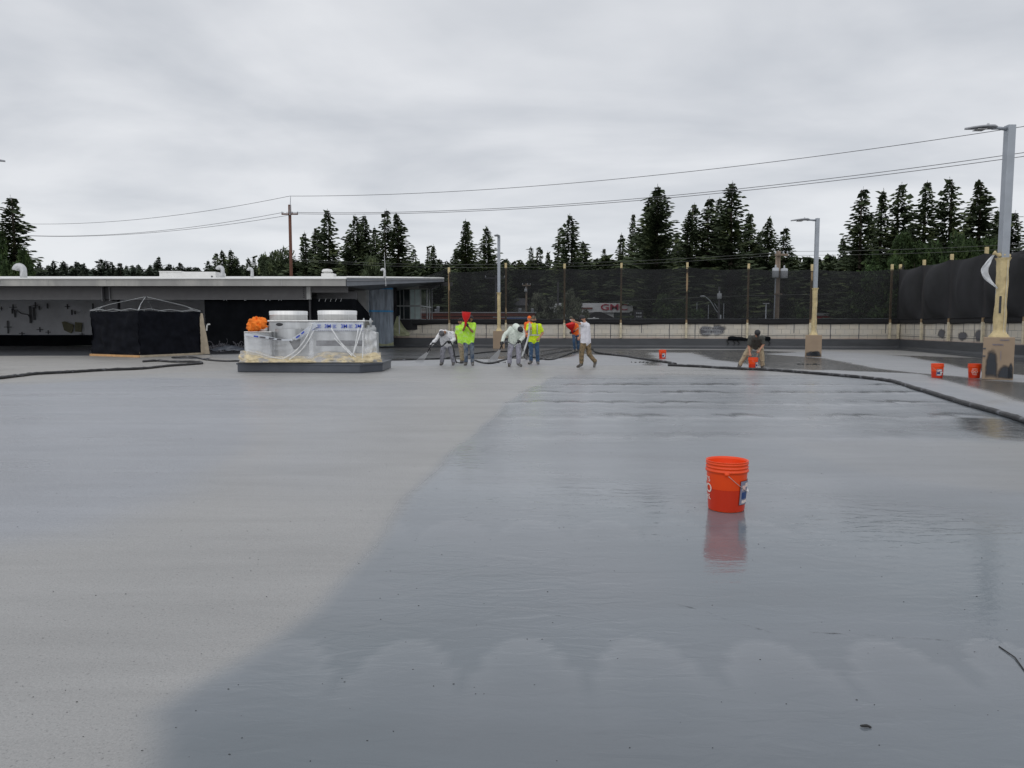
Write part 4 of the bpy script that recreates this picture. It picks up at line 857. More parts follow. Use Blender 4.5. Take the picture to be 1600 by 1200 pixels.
# window walls: one facing us, one running back
WA, WB, WC = A(618, 498, 52), A(657, 498, 52), A(675.5, 498, 56.5)
zs, zt = A(640, 498.8, 52).z, A(640, 450.3, 52).z
def pane(p, q, u0, u1, z0, z1, m, off=0.0):
    a, b = p.lerp(q, u0), p.lerp(q, u1); d = (b-a).normalized(); nn = Vector((d.y, -d.x, 0)); 
    w = MB().prism([((a+nn*off).x, (a+nn*off).y), ((b+nn*off).x, (b+nn*off).y), ((b+nn*(off-.04)).x, (b+nn*(off-.04)).y), ((a+nn*(off-.04)).x, (a+nn*(off-.04)).y)], z0, z1)
    return w
zm = A(640, 478, 52).z
for (u0, u1, m) in ((0, .18, 'glass'), (.20, .33, 'glass'), (.35, .58, 'glass'), (.60, .78, 'glass_pale'), (.79, 1, 'glass_pale')):
    pane(WA, WB, u0, u1, zs, zm-.05, m).build('window_pane', m, root); pane(WA, WB, u0, u1, zm+.05, zt, m).build('window_pane', m, root)
for (u0, u1) in ((0, .5), (.55, .72), (.76, 1)):
    pane(WB, WC, u0, u1, zs, zm-.05, 'glass').build('window_pane', 'glass', root); pane(WB, WC, u0, u1, zm+.05, zt+.2, 'glass').build('window_pane', 'glass', root)
mb = MB()
for u in (0, .19, .34, .59, .785, 1): q = pane(WA, WB, max(u-.012, 0), u+.012, zs-.05, zt, None, .03); mb.add(q.v, q.f)
for z in (zs-.06, zm-.04, zt-.02): q = pane(WA, WB, 0, 1, z, z+.08, None, .045); mb.add(q.v, q.f)
for u in (0.02, .53, .74, .98): q = pane(WB, WC, u-.015, u+.015, zs-.05, zt+.2, None, .03); mb.add(q.v, q.f)
for z in (zs-.06, zm-.04): q = pane(WB, WC, 0, 1, z, z+.08, None, .045); mb.add(q.v, q.f)
mb.build('window_frame', 'frame_white', root)
MB().prism([(WA.x, 52.3), (WB.x-.1, 52.3), (WC.x-.3, 56.8), (WA.x, 57)], -.5, zt+.4).build('lobby_core', 'soffit', root)
MB().box((WA.x-.1, 51.8, .0), (WB.x+.3, 52.2, zs-.06)).build('lobby_base', 'plaster', root)
MB().prism([(A(612, 500, 49.5).x, 50.5), (A(703, 500, 49.5).x, 49.6), (A(703, 500, 49.5).x, 49.8), (A(612, 500, 49.5).x, 50.8)], 1.76, 1.84).build('sill_rail', 'frame_white', root)
# pale wall piece, white post, clear plastic door sheet, side netting
mb = MB().add([A(553, 449, 46), A(556, 462, 46), A(572.5, 491, 46), A(572.5, 449, 46)], [(0, 1, 2, 3)]); mb.build('side_wall', 'plaster', root, solid=.12)
a, b = box_px(572.3, 575.2, 449, 493, 45.95, .15); MB().box(a, b).build('door_post', 'frame_white', root)
def dl(u, v): return Vector((A(575+37*u, 449, 47).x, 46.6+1.6*u*.6+.06*nz(u*9, v*2)+.04*math.sin(u*22), .1+(A(590, 449, 47).z-.1)*v))
dsh = MB().sheet(dl, 30, 20).build('plastic_door_sheet', 'plastic_door', root, True)
MB().sheet(lambda u, v: dl(u, .585+.03*v)+Vector((0, -.05, 0)), 20, 2).build('tape_band', 'blue_tape', dsh)
MB().sheet(lambda u, v: dl(u, .97+.03*v)+Vector((0, -.05, 0)), 20, 2).build('tape_band', 'blue_tape', dsh)
MB().sheet(lambda u, v: dl(u, .01+(.05+.02*math.sin(u*7))*v)+Vector((0, -.05, 0)), 20, 2).build('paper_foot', 'green_film', dsh)
a, b = box_px(597.5, 598.6, 485, 540, 47.9, .05); MB().box(a, b).build('door_bar', 'frame_white', root)
a, b = box_px(598.6, 611, 512, 513.2, 47.9, .05); MB().box(a, b).build('door_bar', 'frame_white', root)
MB().box((A(576, 449, 49).x, 49.0, 0), (A(612, 449, 49).x, 49.1, A(590, 447, 49).z)).build('door_recess', 'soffit', root)
MB().sheet(lambda u, v: A(612+8*u*(1-.0*v), 449+(70-26*u)*(1-v), 47.8+.1*nz(u*3, v*5)), 4, 12).build('side_net', 'net_hem', root)
mb = MB().sheet(lambda u, v: A(609+(31 if v < .4 else 31-18*(v-.4)/.6)*u, 526-(6+26*v)*(.3+.7*v)*(1-.6*u*(1-v)), 47.9+.12*nz(u*4, v*4)), 12, 10); mb.build('masking_sheet', 'green_film', root, True)
a, b = box_px(623.3, 624.3, 493, 522, 47.6, .04); MB().box(a, b).build('timber_prop', 'frame_white', root)
# ------------------------------------------------------------------ wrapped rooftop unit
c1_, c2_, c3_ = G(371, 581.2), G(562, 583.2), G(598, 580.3)
back = 2.3
root = thing('equipment_curb', ((c1_+c3_)/2).to_tuple(), 'wide low dark grey coated curb carrying the wrapped exhaust unit', 'curb')
pl = [c1_, c2_, c3_, c3_+Vector((-.05, back-.4, 0)), c1_+Vector((.05, back, 0))]
MB().prism([(p.x, p.y) for p in pl], .004, .255).build('curb_wall', 'curb', root, bevel=.02)
cen = (pl[0]+pl[2]+pl[3]+pl[4])/4
MB().prism([((p-cen)*1.012+cen).to_tuple()[:2] for p in pl], .225, .285).build('curb_lip', 'curb', root, bevel=.012)
Yf = 23.0; UN = thing('exhaust_unit', A(490, 565, Yf+.7), 'stainless rooftop exhaust unit with two round caps wrapped in printed masking film', 'rooftop unit')
def bpx(px0, px1, py0, py1, Y, d): return box_px(px0, px1, py0, py1, Y, d)
a, b = bpx(421, 568, 502.5, 566, Yf+.15, 1.25); MB().box(a, b).build('cabinet', 'stainless', UN, bevel=.02)
a, b = bpx(417.5, 570, 500.3, 502.6, Yf+.08, 1.4); MB().box(a, b).build('cabinet_top', 'alu', UN, bevel=.012)
def drum(px0, px1, py0, py1):
    a, b = A(px0, py1, Yf+.75), A(px1, py0, Yf+.75); c = Vector(((a.x+b.x)/2, Yf+.75, a.z)); r = (b.x-a.x)/2; h = b.z-a.z
    MB().lathe([(r*.975, -.02), (r*.975, h*.55), (r*1.0, h*.56), (r*1.0, h*.62), (r*.985, h*.63), (r*1.0, h*.92), (r*.97, h*.985), (r*.9, h), (.01, h*1.01)], c, 48).build('fan_cap', 'alu', UN, True)
drum(422, 480, 486, 501); drum(497, 557.5, 485.3, 501)
MB().ball(A(436.5, 507, Yf+.14), (.11, .012, .05), 16, 8).build('handle_hole', 'dark_steel', UN)
q = A(469, 514, Yf+.13); MB().add([q+Vector((-.045, 0, -.03)), q+Vector((.045, 0, -.03)), q+Vector((0, 0, .04))], [(0, 1, 2)]).build('warning_sticker', 'mask_white', UN, solid=.004)
a, b = bpx(382, 424, 519.5, 556, Yf-.02, .9); MB().box(a, b).build('side_box', 'stainless', UN, bevel=.02)
a, b = bpx(381, 424, 518, 519.6, Yf-.06, 1.0); MB().box(a, b).build('side_box_top', 'alu', UN, bevel=.01)
a, b = A(394, 518, Yf+.35), A(424, 508.5, Yf+.35); c = Vector(((a.x+b.x)/2, Yf+.35, a.z)); MB().lathe([((b.x-a.x)/2, 0), ((b.x-a.x)/2, (b.z-a.z)*.9), ((b.x-a.x)/2*.96, b.z-a.z), (.01, b.z-a.z+.005)], c, 32).build('small_cap', 'alu', UN, True)
a, b = bpx(470, 500, 503, 560, Yf+.02, .1)
MB().sheet(lambda u, v: A(430+52*u, 514+48*v, Yf+.12-.16*math.sin(math.pi*u)), 12, 6).build('curved_housing', 'stainless', UN, True)
mb = MB().add([A(450, 530, Yf-.03), A(470, 530, Yf-.03), A(467, 545, Yf-.05), A(459, 546, Yf-.05)], [(0, 1, 2, 3)]); mb.build('dark_opening', 'dark_steel', UN, solid=.01)
a, b = bpx(494, 566, 532, 540.5, Yf+.1, .04); MB().box(a, b).build('louvre_shadow', 'stain', UN, bevel=.01)  # solid grey strip painted in as shade across the cabinet face
a, b = bpx(571.5, 587, 519, 562, Yf+.1, .55); MB().box(a, b).build('gas_box', 'frame_white', UN, bevel=.03)
for px in (568.5, 579):
    q = A(px, 508, Yf+.2); MB().lathe([(.035, -.1), (.035, .05), (.05, .06), (.05, .12), (.03, .17), (.015, .22)], q, 12).build('fitting', 'frame_white', UN, True)
a, b = bpx(571, 584, 508, 519, Yf+.12, .4); MB().lathe([(.17, 0), (.17, .14), (.13, .16), (.13, .21), (.02, .22)], ((a[0]+b[0])/2, Yf+.32, a[2]), 20).build('regulator', 'frame_white', UN, True)
a, b = bpx(578.5, 581.5, 526, 529.5, Yf+.085, .01); MB().box(a, b).build('sticker', 'dark_steel', UN)
# films, draped to the curb
def film(pts_top, pts_bot, nm, m, ns=24, nv=12, amp=.035, Y0=Yf-.05, ybot=-.35, seed=0, par=UN):
    T = smoothpath([Vector((p[0], p[1], 0)) for p in pts_top], 12); B = smoothpath([Vector((p[0], p[1], 0)) for p in pts_bot], 12)
    def smp(L_, u): q = u*(len(L_)-1); i = min(int(q), len(L_)-2); return L_[i].lerp(L_[i+1], q-i)
    def f(u, v):
        p = smp(T, u).lerp(smp(B, u), v); Y = Y0+ybot*v**2+amp*nz(u*7+seed, v*5)+amp*.6*nz(u*17+v*9, seed, v*3)
        return A(p.x, p.y, Y)
    return MB().sheet(f, ns, nv).build(nm, m, par, True)
film([(488, 503), (530, 503), (568, 503)], [(480, 562), (530, 560), (580, 563)], 'clear_film', 'film', 40, 24, .07, Yf+.04, -.35, 1)
film([(383, 521), (405, 524), (440, 529), (458, 528), (470, 519), (488, 505)], [(384, 553), (400, 559), (430, 560), (450, 561), (470, 560), (490, 561)], 'clear_film', 'film', 50, 24, .06, Yf-.10, -.28, 4)
film([(381, 520), (395, 520), (420, 521)], [(385, 550), (400, 556), (424, 560)], 'milky_film', 'film', 24, 14, .05, Yf-.12, -.25, 6)
film([(566, 512), (575, 514), (588, 519)], [(567, 566), (578, 568), (590, 560)], 'milky_film', 'film_white', 24, 30, .10, Yf+.0, -.1, 9)
film([(383, 521), (410, 524), (440, 529.5), (456, 529)], [(383, 525), (410, 528), (440, 532.5), (457, 532)], 'film_band', 'film_band', 24, 3, .01, Yf-.17, .0, 11)
film([(456, 528.5), (466, 522), (480, 511.5), (492, 503)], [(462, 531.5), (471, 527), (484, 518), (497, 510)], 'film_band', 'film_band', 20, 3, .01, Yf-.10, .0, 12)
band = film([(487, 504), (530, 504), (567.5, 504)], [(485, 517), (530, 517.5), (567.5, 517)], 'film_band', 'film_band', 30, 4, .012, Yf-.02, -.02, 13)
def lt(px, py, Y, rot=0, squ=1):
    o_ = A(px, py, Y); cr_, sr_ = math.cos(rot), math.sin(rot)
    return lambda x, y, z: Vector((o_.x+(x*cr_-y*sr_), Y-.001-z, o_.z+(x*sr_+y*cr_)*squ))
for px in (512, 537.5, 559.5): text_mesh('3M', .165, 'film_print', 'blue_print', band, lt(px, 510, Yf-.06), .002)
text_mesh('3M', .14, 'film_print', 'blue_print', band, lt(491, 512.5, Yf-.06, .5), .002)
for px in (523, 548, 499, 568.5):
    for k in range(4):
        a = A(px-3.3+.3*(k % 2), 507.6+k*1.5, Yf-.06); MB().box((a.x, Yf-.063, a.z-.006), (a.x+(.12 if px < 560 else .03)*(1-.15*(k % 3)), Yf-.058, a.z+.006)).build('film_print', 'blue_print', band)
for px in range(497, 567, 3):
    a = A(px, 516.3, Yf-.06); MB().box((a.x, Yf-.063, a.z-.012), (a.x+.03, Yf-.058, a.z+.012)).build('film_print', 'label_grey', band)
for (px, py, rot, w) in ((400, 525.7, -.1, .14), (410, 527.0, -.1, .18), (424, 528.8, -.1, .16), (436, 530.5, -.1, .14), (465.5, 526, .6, .14), (473, 520, .7, .12)):
    q = A(px, py, Yf-.19); d = Vector((math.cos(rot), 0, math.sin(rot)))*w/2; u_ = Vector((-math.sin(rot), 0, math.cos(rot)))*.022
    MB().add([q-d-u_, q+d-u_, q+d+u_, q-d+u_], [(0, 1, 2, 3)]).build('film_print', 'blue_print' if px < 405 or px > 460 else 'stain', band)
# twisted film ropes
for P in ([(488, 505), (478, 528), (462, 548), (440, 562)], [(491, 515), (480, 535), (468, 550), (452, 562)], [(517, 512), (530, 532), (545, 548), (556, 558)], [(522, 528), (536, 542), (550, 556)], [(567, 508), (560, 530), (552, 553)], [(385, 547), (405, 552), (425, 558), (440, 561)], [(567, 520), (567, 545), (566, 562)], [(560, 512), (556, 535), (552, 552)]):
    n_ = len(P); MB().tube(smoothpath([A(x, y, Yf-.12-.28*(i/(n_-1))) for i, (x, y) in enumerate(P)], 8), [.014+.008*abs(math.sin(i*.7)) for i in range(8*(n_-1)+1)], 6).build('film_rope', 'film_white', UN, True)
# crumpled paper skirt
def skirt(u, v, F_=0):
    px = 376+u*219; top = 548+1.0*math.sin(u*9)+2.5*nz(u*9, 2)+9*max(0, min(1, (u-.14)/.1))*max(0, min(1, (.62-u)/.12))+2.5*max(0, min(1, (u-.55)/.1)); p = A(px, top, Yf-.02)
    bot = G(px if px < 562 else px, 581.5, .285); bot = Vector((A(px, 566, Yf-.55).x, Yf-.62+.35*max(0, (u-.84)/.16)+.02*math.sin(u*40), .30))
    q = p.lerp(bot, v); q.y += -.12*math.sin(math.pi*v)*(1+.5*nz(u*12, v*3)); q.z += .02*nz(u*30+v*8, v*6); q.y += .05*nz(u*60-v*9, v*5)+.05*abs(nz(u*34+v*14, v*3)); q.z = max(q.z, .297); q.x += .03*nz(u*44, v*7); return q
MB().sheet(skirt, 130, 16).build('paper_skirt', 'wrap_paper', UN, True)
def skirt2(u, v):
    px = 372+u*192; q = Vector((A(px, 566, Yf-.62).x, Yf-.52-.19*v, .312-.02*v+.015*nz(u*40, v*4))); return q
MB().sheet(skirt2, 90, 4).build('plastic_skirt', 'film_white', UN, True)
mb = MB(); mb.tube(smoothpath([Vector((A(372+i*19.5, 566, Yf-.7).x, Yf-.72+.02*nz(i*2.2)-.0*i, .300+.012*nz(i*3, 4))) for i in range(11)], 5), .018, 6); mb.build('skirt_tie', 'black', UN, True)
# orange cloth thrown over the small box
mb = MB(); q0 = A(402, 512, Yf+.1)
def oc(u, v):
    a = u*2*math.pi; b_ = v*math.pi; r_ = .47*(1+.4*nz(math.cos(a)*2, math.sin(a)*2, v*3)+.5*abs(nz(math.cos(a)*4, math.sin(a)*4, v*6))-.25*abs(nz(math.cos(a)*8, math.sin(a)*8+3, v*11)))
    x = math.cos(a)*math.sin(b_)*r_*.62; y = math.sin(a)*math.sin(b_)*r_*.5; z = math.cos(b_)*r_*.38; z += .13-.35*max(0, -x-.08)+.0
    return q0+Vector((x, y, z-.02))
mb.sheet(oc, 64, 36); o = mb.build('orange_cloth', 'orange_cloth', smooth=True); tag(o, 'bright orange crumpled cloth bundle on the left end of the wrapped unit', 'cloth')
# ------------------------------------------------------------------ trees
def conifer_np(seed, H=24.0, Rr=3.6, dens=1.0, lean=.0, gap=.0, broad=1.0):
    r = np.random.RandomState(seed); V = []; n = 0
    zs = []; z = H*.08
    while z < H*.985: zs.append(z); z += r.uniform(.30, .52)*(1.0 if z < H*.8 else .75)
    quads = []
    lob = r.uniform(0, 6.28, 4); 
    for z in zs:
        f = 1-z/H; base = (Rr*.98*(1-math.exp(-3.4*f))*(1.0 if f < .86 else .7)) if seed not in (3, 6, 7, 8) else Rr*1.32*f**.85
        nb = int(r.randint(6, 10)*dens)+1; a0 = r.uniform(0, 6.28)
        for k in range(nb):
            a = a0+k*2*math.pi/nb+r.uniform(-.25, .25)
            irr = .80+.26*math.sin(a+lob[0]+z*.55)*math.sin(z*.9+lob[1])+r.uniform(-.30, .32)
            if r.rand() < gap: continue
            ln = max(.25, base*irr)*broad; up = .28-f*.55+r.uniform(-.12, .12)
            d = np.array([math.cos(a), math.sin(a), 0]); s = np.array([-math.sin(a), math.cos(a), 0])
            m = max(2, int(ln/.42))
            for j in range(m):
                t = (j+.6)/m; p = d*ln*t; p = p+np.array([0, 0, z+ln*(up*t+.16*t*t*(1 if f < .4 else .3))-.20*ln*math.sin(t*2.2)*f])
                w = (.20+.42*(1-t)*min(ln, 2.4)/2.4)*r.uniform(.8, 1.3); l_ = min(.75, ln*.5)*r.uniform(.7, 1.2)
                for sg in (-1, 1):
                    dr = -r.uniform(.15, .75)*w; tip = p+d*l_*.65+s*sg*w+np.array([0, 0, dr])
                    quads.append([p-d*l_*.3, p+d*l_*.35+np.array([0, 0, .05]), tip, p+s*sg*w*.8+np.array([0, 0, dr*1.2])])
        # inner mass
        for k in range(int(3*dens)):
            a = r.uniform(0, 6.28); q = r.uniform(.05, .55)*base; p = np.array([math.cos(a)*q, math.sin(a)*q, z+r.uniform(-.2, .2)])
            e1 = r.normal(size=3)*.28; e2 = r.normal(size=3)*.28; e2[2] -= .25
            quads.append([p, p+e1, p+e1+e2, p+e2])
    # leader
    for k in range(10):
        p = np.array([0, 0, H*.955+H*.045*k/10]); a = r.uniform(0, 6.28); w = .19*(1-k/11)
        quads.append([p, p+np.array([math.cos(a)*w, math.sin(a)*w, .06]), p+np.array([math.cos(a)*w*.8, math.sin(a)*w*.8, .16]), p+np.array([0, 0, .22])])
    Q = np.array(quads)
    Q[:, :, 0] += lean*Q[:, :, 2]/H
    return Q
def mesh_from_quads(Q, name, m):
    n = len(Q); me = bpy.data.meshes.new(name); me.vertices.add(n*4); me.vertices.foreach_set('co', Q.reshape(-1).astype(np.float32))
    me.loops.add(n*4); me.loops.foreach_set('vertex_index', np.arange(n*4, dtype=np.int32)); me.polygons.add(n); me.polygons.foreach_set('loop_start', np.arange(0, n*4, 4, dtype=np.int32))
    me.update(calc_edges=True); me.materials.append(M[m]); return me
def decid_np(seed, H=10.0, Rr=4.0, n=17000, leaf=.13):
    r = np.random.RandomState(seed); nc = 34; cs = []
    for k in range(nc):
        a = r.uniform(0, 6.28); zz = r.uniform(.28, .97); q = Rr*math.sqrt(max(.05, 1-((zz-.58)/.45)**2))*r.uniform(.25, .95); cs.append((math.cos(a)*q, math.sin(a)*q, zz*H, r.uniform(.14, .30)*Rr))
    cs = np.array(cs); c = cs[r.randint(0, nc, n)]; d = r.normal(size=(n, 3)); d /= np.linalg.norm(d, axis=1)[:, None]; p = c[:, :3]+d*(c[:, 3]*r.uniform(.55, 1.1, n))[:, None]
    e1 = r.normal(size=(n, 3))*leaf; e2 = r.normal(size=(n, 3))*leaf
    return np.stack([p, p+e1, p+e1+e2, p+e2], 1)
specs = [(1, 3.4, 1.0, .3, .02, 1), (2, 3.0, 1.0, -.5, .06, 1), (3, 4.2, 1.15, .2, .0, 1.05), (4, 2.7, .9, .6, .14, 1), (5, 3.6, .95, -.3, .08, 1), (6, 4.8, 1.25, 0, .0, 1.1), (7, 2.4, .85, .4, .12, 1), (8, 3.2, 1.0, -.2, .10, 1)]
CQ = [conifer_np(s, 24, Rr, dn, ln, gp, br) for (s, Rr, dn, ln, gp, br) in specs]
CM = [mesh_from_quads(q, 'crown', 'needle') for q in CQ]
CMF = [mesh_from_quads(q, 'crown', 'needle_blue') for q in CQ[:4]]
tm = MB(); tm.tube([(0, 0, 0), (.05, 0, 6), (-.03, .04, 14), (.02, 0, 20), (0, 0, 23.6)], [.42, .34, .22, .10, .03], 8)
rr_ = random.Random(2)
for k in range(14): z = rr_.uniform(3, 20); a = rr_.uniform(0, 6.28); ln = (24-z)*.10; tm.tube([(0, 0, z), (math.cos(a)*ln, math.sin(a)*ln, z+ln*.1)], [.06, .02], 4)
TM = bpy.data.meshes.new('trunk'); TM.from_pydata(tm.v, [], tm.f); TM.materials.append(M['bark']); TM.shade_smooth()
GZ = -4.0
def conifer(px, ty, Y, var, wscale, label, group, name='conifer_tree', far=False, rz=None):
    top = A(px, ty, Y); s = (top.z-GZ)/24.0
    root = thing(name, (top.x, Y, GZ), label, 'conifer', group); root.scale = (s*wscale*1.14, s*wscale*1.14, s); root.rotation_euler.z = rz if rz is not None else (px*1.7) % 6.28
    c = bpy.data.objects.new('crown', (CMF[var % 4] if far else CM[var])); S.collection.objects.link(c); c.parent = root
    t = bpy.data.objects.new('trunk', TM); S.collection.objects.link(t); t.parent = root
    return root
SKY = 'tall conifers standing behind the deck'
T = [ # px, top y, Y, variant, width, label
 (18, 304, 80, 1, 1.35, 'tall droopy conifer at the far left edge above the roof'),
 (477, 361, 118, 7, 1.0, 'pointed conifer left end of the clump right of the brown power pole'),
 (492, 356, 122, 0, 1.1, 'pointed conifer second from left in the clump right of the brown power pole'),
 (513, 325, 115, 4, .95, 'tall conifer with sparse crown top, third from the brown power pole'),
 (541, 364, 112, 1, 1.2, 'short broad conifer in the dip of the clump over the exhaust unit'),
 (558, 335, 114, 4, 1.0, 'tall conifer with bent top left of its twin over the second exhaust cap'),
 (571, 333, 116, 2, .95, 'tall dense conifer twin over the black curtain end'),
 (601, 325, 112, 1, .9, 'tallest conifer of the clump above the thin roof mast'),
 (622, 333, 113, 0, 1.15, 'tall tapering conifer at the right end of the clump above the lobby'),
 (649, 388, 150, 3, 1.0, 'low pointed conifer right of the lobby clump'),
 (668, 383, 152, 6, 1.0, 'low pointed conifer, left of a close pair above the lobby roof'),
 (677, 381, 150, 7, 1.0, 'low pointed conifer, right of a close pair above the lobby roof'),
 (712, 388, 112, 5, .8, 'low broad conifer left of the tall one over the left net post'),
 (727, 342, 106, 2, 1.0, 'tall dense conifer left of the far lamp pole'),
 (763, 354, 108, 0, 1.0, 'conifer right against the far lamp pole'),
 (790, 404, 120, 5, .7, 'low rounded conifer just right of the far lamp pole'),
 (833, 385, 130, 6, 1.1, 'small slim conifer, left of the twin pair mid scene'),
 (839, 384, 132, 3, 1.1, 'small slim conifer, right of the twin pair mid scene'),
 (856, 391, 130, 7, .9, 'small conifer between the twins and the leaning conifer'),
 (872, 353, 112, 3, .9, 'leaning sparse conifer beside the tall one left of centre right'),
 (894, 334, 108, 4, 1.1, 'layered conifer above the net post over the yellow vest man'),
 (914, 377, 112, 0, 1.1, 'short conifer on the right shoulder of the layered conifer'),
 (945, 386, 135, 1, .8, 'small dark conifer in the gap right of the layered conifer'),
 (970, 363, 118, 7, .9, 'small conifer with bushy top above the dealership letters'),
 (989, 331, 112, 1, .6, 'slim spire conifer touching the left of the biggest bushy fir'),
 (1018, 303, 104, 2, 1.0, 'dense conifer merged into the left of the biggest bushy fir'),
 (1028, 287, 100, 5, 1.08, 'biggest bushy fir in the photo, broad dense cone'),
 (1075, 328, 108, 0, .9, 'conifer just right of the biggest bushy fir'),
 (1083, 316, 110, 3, 1.1, 'slim conifer second right of the biggest bushy fir'),
 (1107, 306, 108, 1, 1.1, 'tall slim conifer left of the tallest spire'),
 (1119, 309, 112, 6, 1.2, 'tall slim conifer close beside the tallest spire'),
 (1144, 282, 104, 4, 1.15, 'tallest layered spire conifer left of the transformer pole'),
 (1170, 330, 110, 2, .95, 'dense conifer on the right shoulder of the tallest spire'),
 (1200, 339, 110, 0, .95, 'conifer directly left of the transformer pole top'),
 (1225, 353, 106, 1, 1.0, 'conifer directly right of the transformer pole top'),
 (1251, 402, 180, 3, 1.0, 'tiny far conifer between the transformer pole and second lamp post'),
 (1292, 396, 150, 0, 1.0, 'small far conifer just right of the second lamp post'),
 (1318, 368, 102, 7, 1.0, 'pale thin conifer at the left foot of the right-hand row'),
 (1347, 291, 92, 1, 1.05, 'first tall conifer of the right-hand row of six'),
 (1379, 294, 94, 7, 1.0, 'second tall conifer of the right-hand row of six'),
 (1405, 285, 92, 4, 1.05, 'third tall conifer of the right-hand row of six'),
 (1447, 284, 90, 3, 1.2, 'fourth tall conifer of the right-hand row of six, bent top'),
 (1488, 275, 88, 4, .95, 'fifth and highest conifer of the right-hand row of six'),
 (1534, 280, 88, 0, 1.15, 'sixth tall conifer of the right-hand row, nearest the lamp'),
 (1558, 326, 90, 2, 1.0, 'dark conifer hidden behind the nearest lamp pole'),
 (1582, 330, 88, 1, 1.2, 'conifer at the right edge behind the nearest lamp pole'),
 (1362, 340, 104, 2, 1.0, 'dark conifer filling the gap between first two of the right row'),
 (1425, 345, 104, 5, .8, 'dark conifer filling the gap between third and fourth of the right row'),
 (1512, 345, 100, 2, .9, 'dark conifer filling the gap between the last two of the right row'),
 (585, 352, 124, 5, .6, 'dark conifer filling the middle of the clump over the roof'),
 (1130, 345, 120, 5, .8, 'dark conifer filling in behind the tallest spire'),
 (1185, 360, 120, 2, .9, 'dark conifer filling in left of the transformer pole'),
 (1058, 360, 116, 5, .7, 'dark conifer filling in right of the biggest bushy fir'),
 (-32, 330, 84, 0, 1.2, 'conifer just outside the left edge behind the droopy one'),
 (1640, 320, 86, 2, 1.1, 'conifer just outside the right edge of the row'),
 (339, 395, 170, 3, 1.2, 'small spire conifer left of the peak in the far left clump'),
 (349, 391, 168, 0, 1.1, 'small conifer just left of the peak in the far left clump'),
 (360, 388, 165, 5, .85, 'peak conifer of the far left clump beside the curved roof vent'),
 (371, 401, 165, 2, 1.2, 'low conifer on the right flank of the far left clump'),
 (390, 403, 180, 0, 1.0, 'small conifer behind the slim roof vent'),
 (398, 399, 178, 6, 1.1, 'small conifer, left of two between slim roof vent and power pole'),
 (406, 400, 178, 3, 1.1, 'small conifer, right of two between slim roof vent and power pole'),
]
for i, (px, ty, Y, v, w, lb) in enumerate(T): conifer(px, ty, Y, v, w, lb, SKY)
row = [(62, 410), (72, 413), (82, 405), (93, 411), (102, 408), (110, 413), (118, 407), (125, 412), (132, 411), (154, 403), (163, 405), (170, 408), (179, 414), (188, 409), (196, 413), (204, 413), (214, 413), (222, 415), (233, 412), (240, 409), (247, 401), (257, 415), (265, 411), (274, 415), (282, 410), (290, 416), (296, 415), (306, 417), (312, 418), (323, 406), (331, 412), (383, 413), (418, 412), (444, 404), (462, 412)]
for i, (px, ty) in enumerate(row): conifer(px, ty, 250+(i*37) % 40, i % 4, 1.25+.2*math.sin(i*2.1), 'small distant conifer above the flat roof, number %d counted from the left' % (i+1), 'distant low row of conifers', far=True)
# the far wood that reads as one mass: behind the net and under the skyline
def woodland(name, px0, px1, ty, Y0, Y1, step, mat_, label, seed, jit=10, ws=1.1):
    rr = random.Random(seed); L_ = []; px = px0
    while px < px1:
        Y = rr.uniform(Y0, Y1); t = A(px, ty+rr.uniform(-jit*.3, jit), Y); s = (t.z-GZ)/24; q = CQ[rr.randrange(6)]; a = rr.uniform(0, 6.28); ca, sa = math.cos(a), math.sin(a)
        q = q[rr.randrange(3)::3]; mq = q.mean(1, keepdims=True); q = mq+(q-mq)*1.75; w = s*ws*rr.uniform(1.0, 1.5)*1.25
        x = (q[:, :, 0]*ca-q[:, :, 1]*sa)*w+t.x; y = (q[:, :, 0]*sa+q[:, :, 1]*ca)*w+Y; z = q[:, :, 2]*s+GZ
        L_.append(np.stack([x, y, z], -1)); px += step*rr.uniform(.6, 1.3)
    me = mesh_from_quads(np.concatenate(L_), name, mat_); o = bpy.data.objects.new(name, me); S.collection.objects.link(o); tag(o, label, 'woodland', kind='stuff')
woodland('woodland', 455, 950, 407, 124, 150, 3.0, 'needle', 'dense dark wood closing the view behind the net on the left half', 1, 12)
woodland('woodland', 930, 1700, 400, 112, 135, 3.4, 'needle', 'dense dark wood closing the view behind the net on the right half', 2, 18)
woodland('woodland', -60, 470, 418, 250, 290, 3, 'needle_blue', 'far low band of woods above the long roof', 3, 6)
BKS = MB().sheet(lambda u, v: A(440+1300*u, 470, 150)+Vector((0, 12*nz(u*9, v*2), -1+(9+2.0*nz(u*30, 2))*v-5)), 120, 6)
# broadleaf trees
DQ = [decid_np(21, 10, 4), decid_np(22, 10, 4.6), decid_np(23, 10, 3.4, 12000, .12)]
DM = {}
def decid(px, ty, Y, v, w, m, label, base=GZ):
    top = A(px, ty, Y); s = (top.z-base)/10; k = (v, m)
    if k not in DM:
        DM[k] = mesh_from_quads(DQ[v], 'crown', m)
    root = thing('broadleaf_tree', (top.x, Y, base), label, 'tree', 'broadleaf trees behind the deck'); root.scale = (s*w, s*w, s); root.rotation_euler.z = px*.7
    c = bpy.data.objects.new('crown', DM[k]); S.collection.objects.link(c); c.parent = root
    t = bpy.data.objects.new('trunk', DTM); S.collection.objects.link(t); t.parent = root
tm = MB(); tm.tube([(0, 0, 0), (.05, .05, 3), (0, 0, 6), (.1, 0, 8)], [.25, .18, .1, .03], 8)
for k in range(9): z = rr_.uniform(2.2, 6); a = rr_.uniform(0, 6.28); tm.tube([(0, 0, z), (math.cos(a)*1.2, math.sin(a)*1.2, z+1.1), (math.cos(a)*2.4, math.sin(a)*2.4, z+1.8)], [.09, .06, .02], 5)
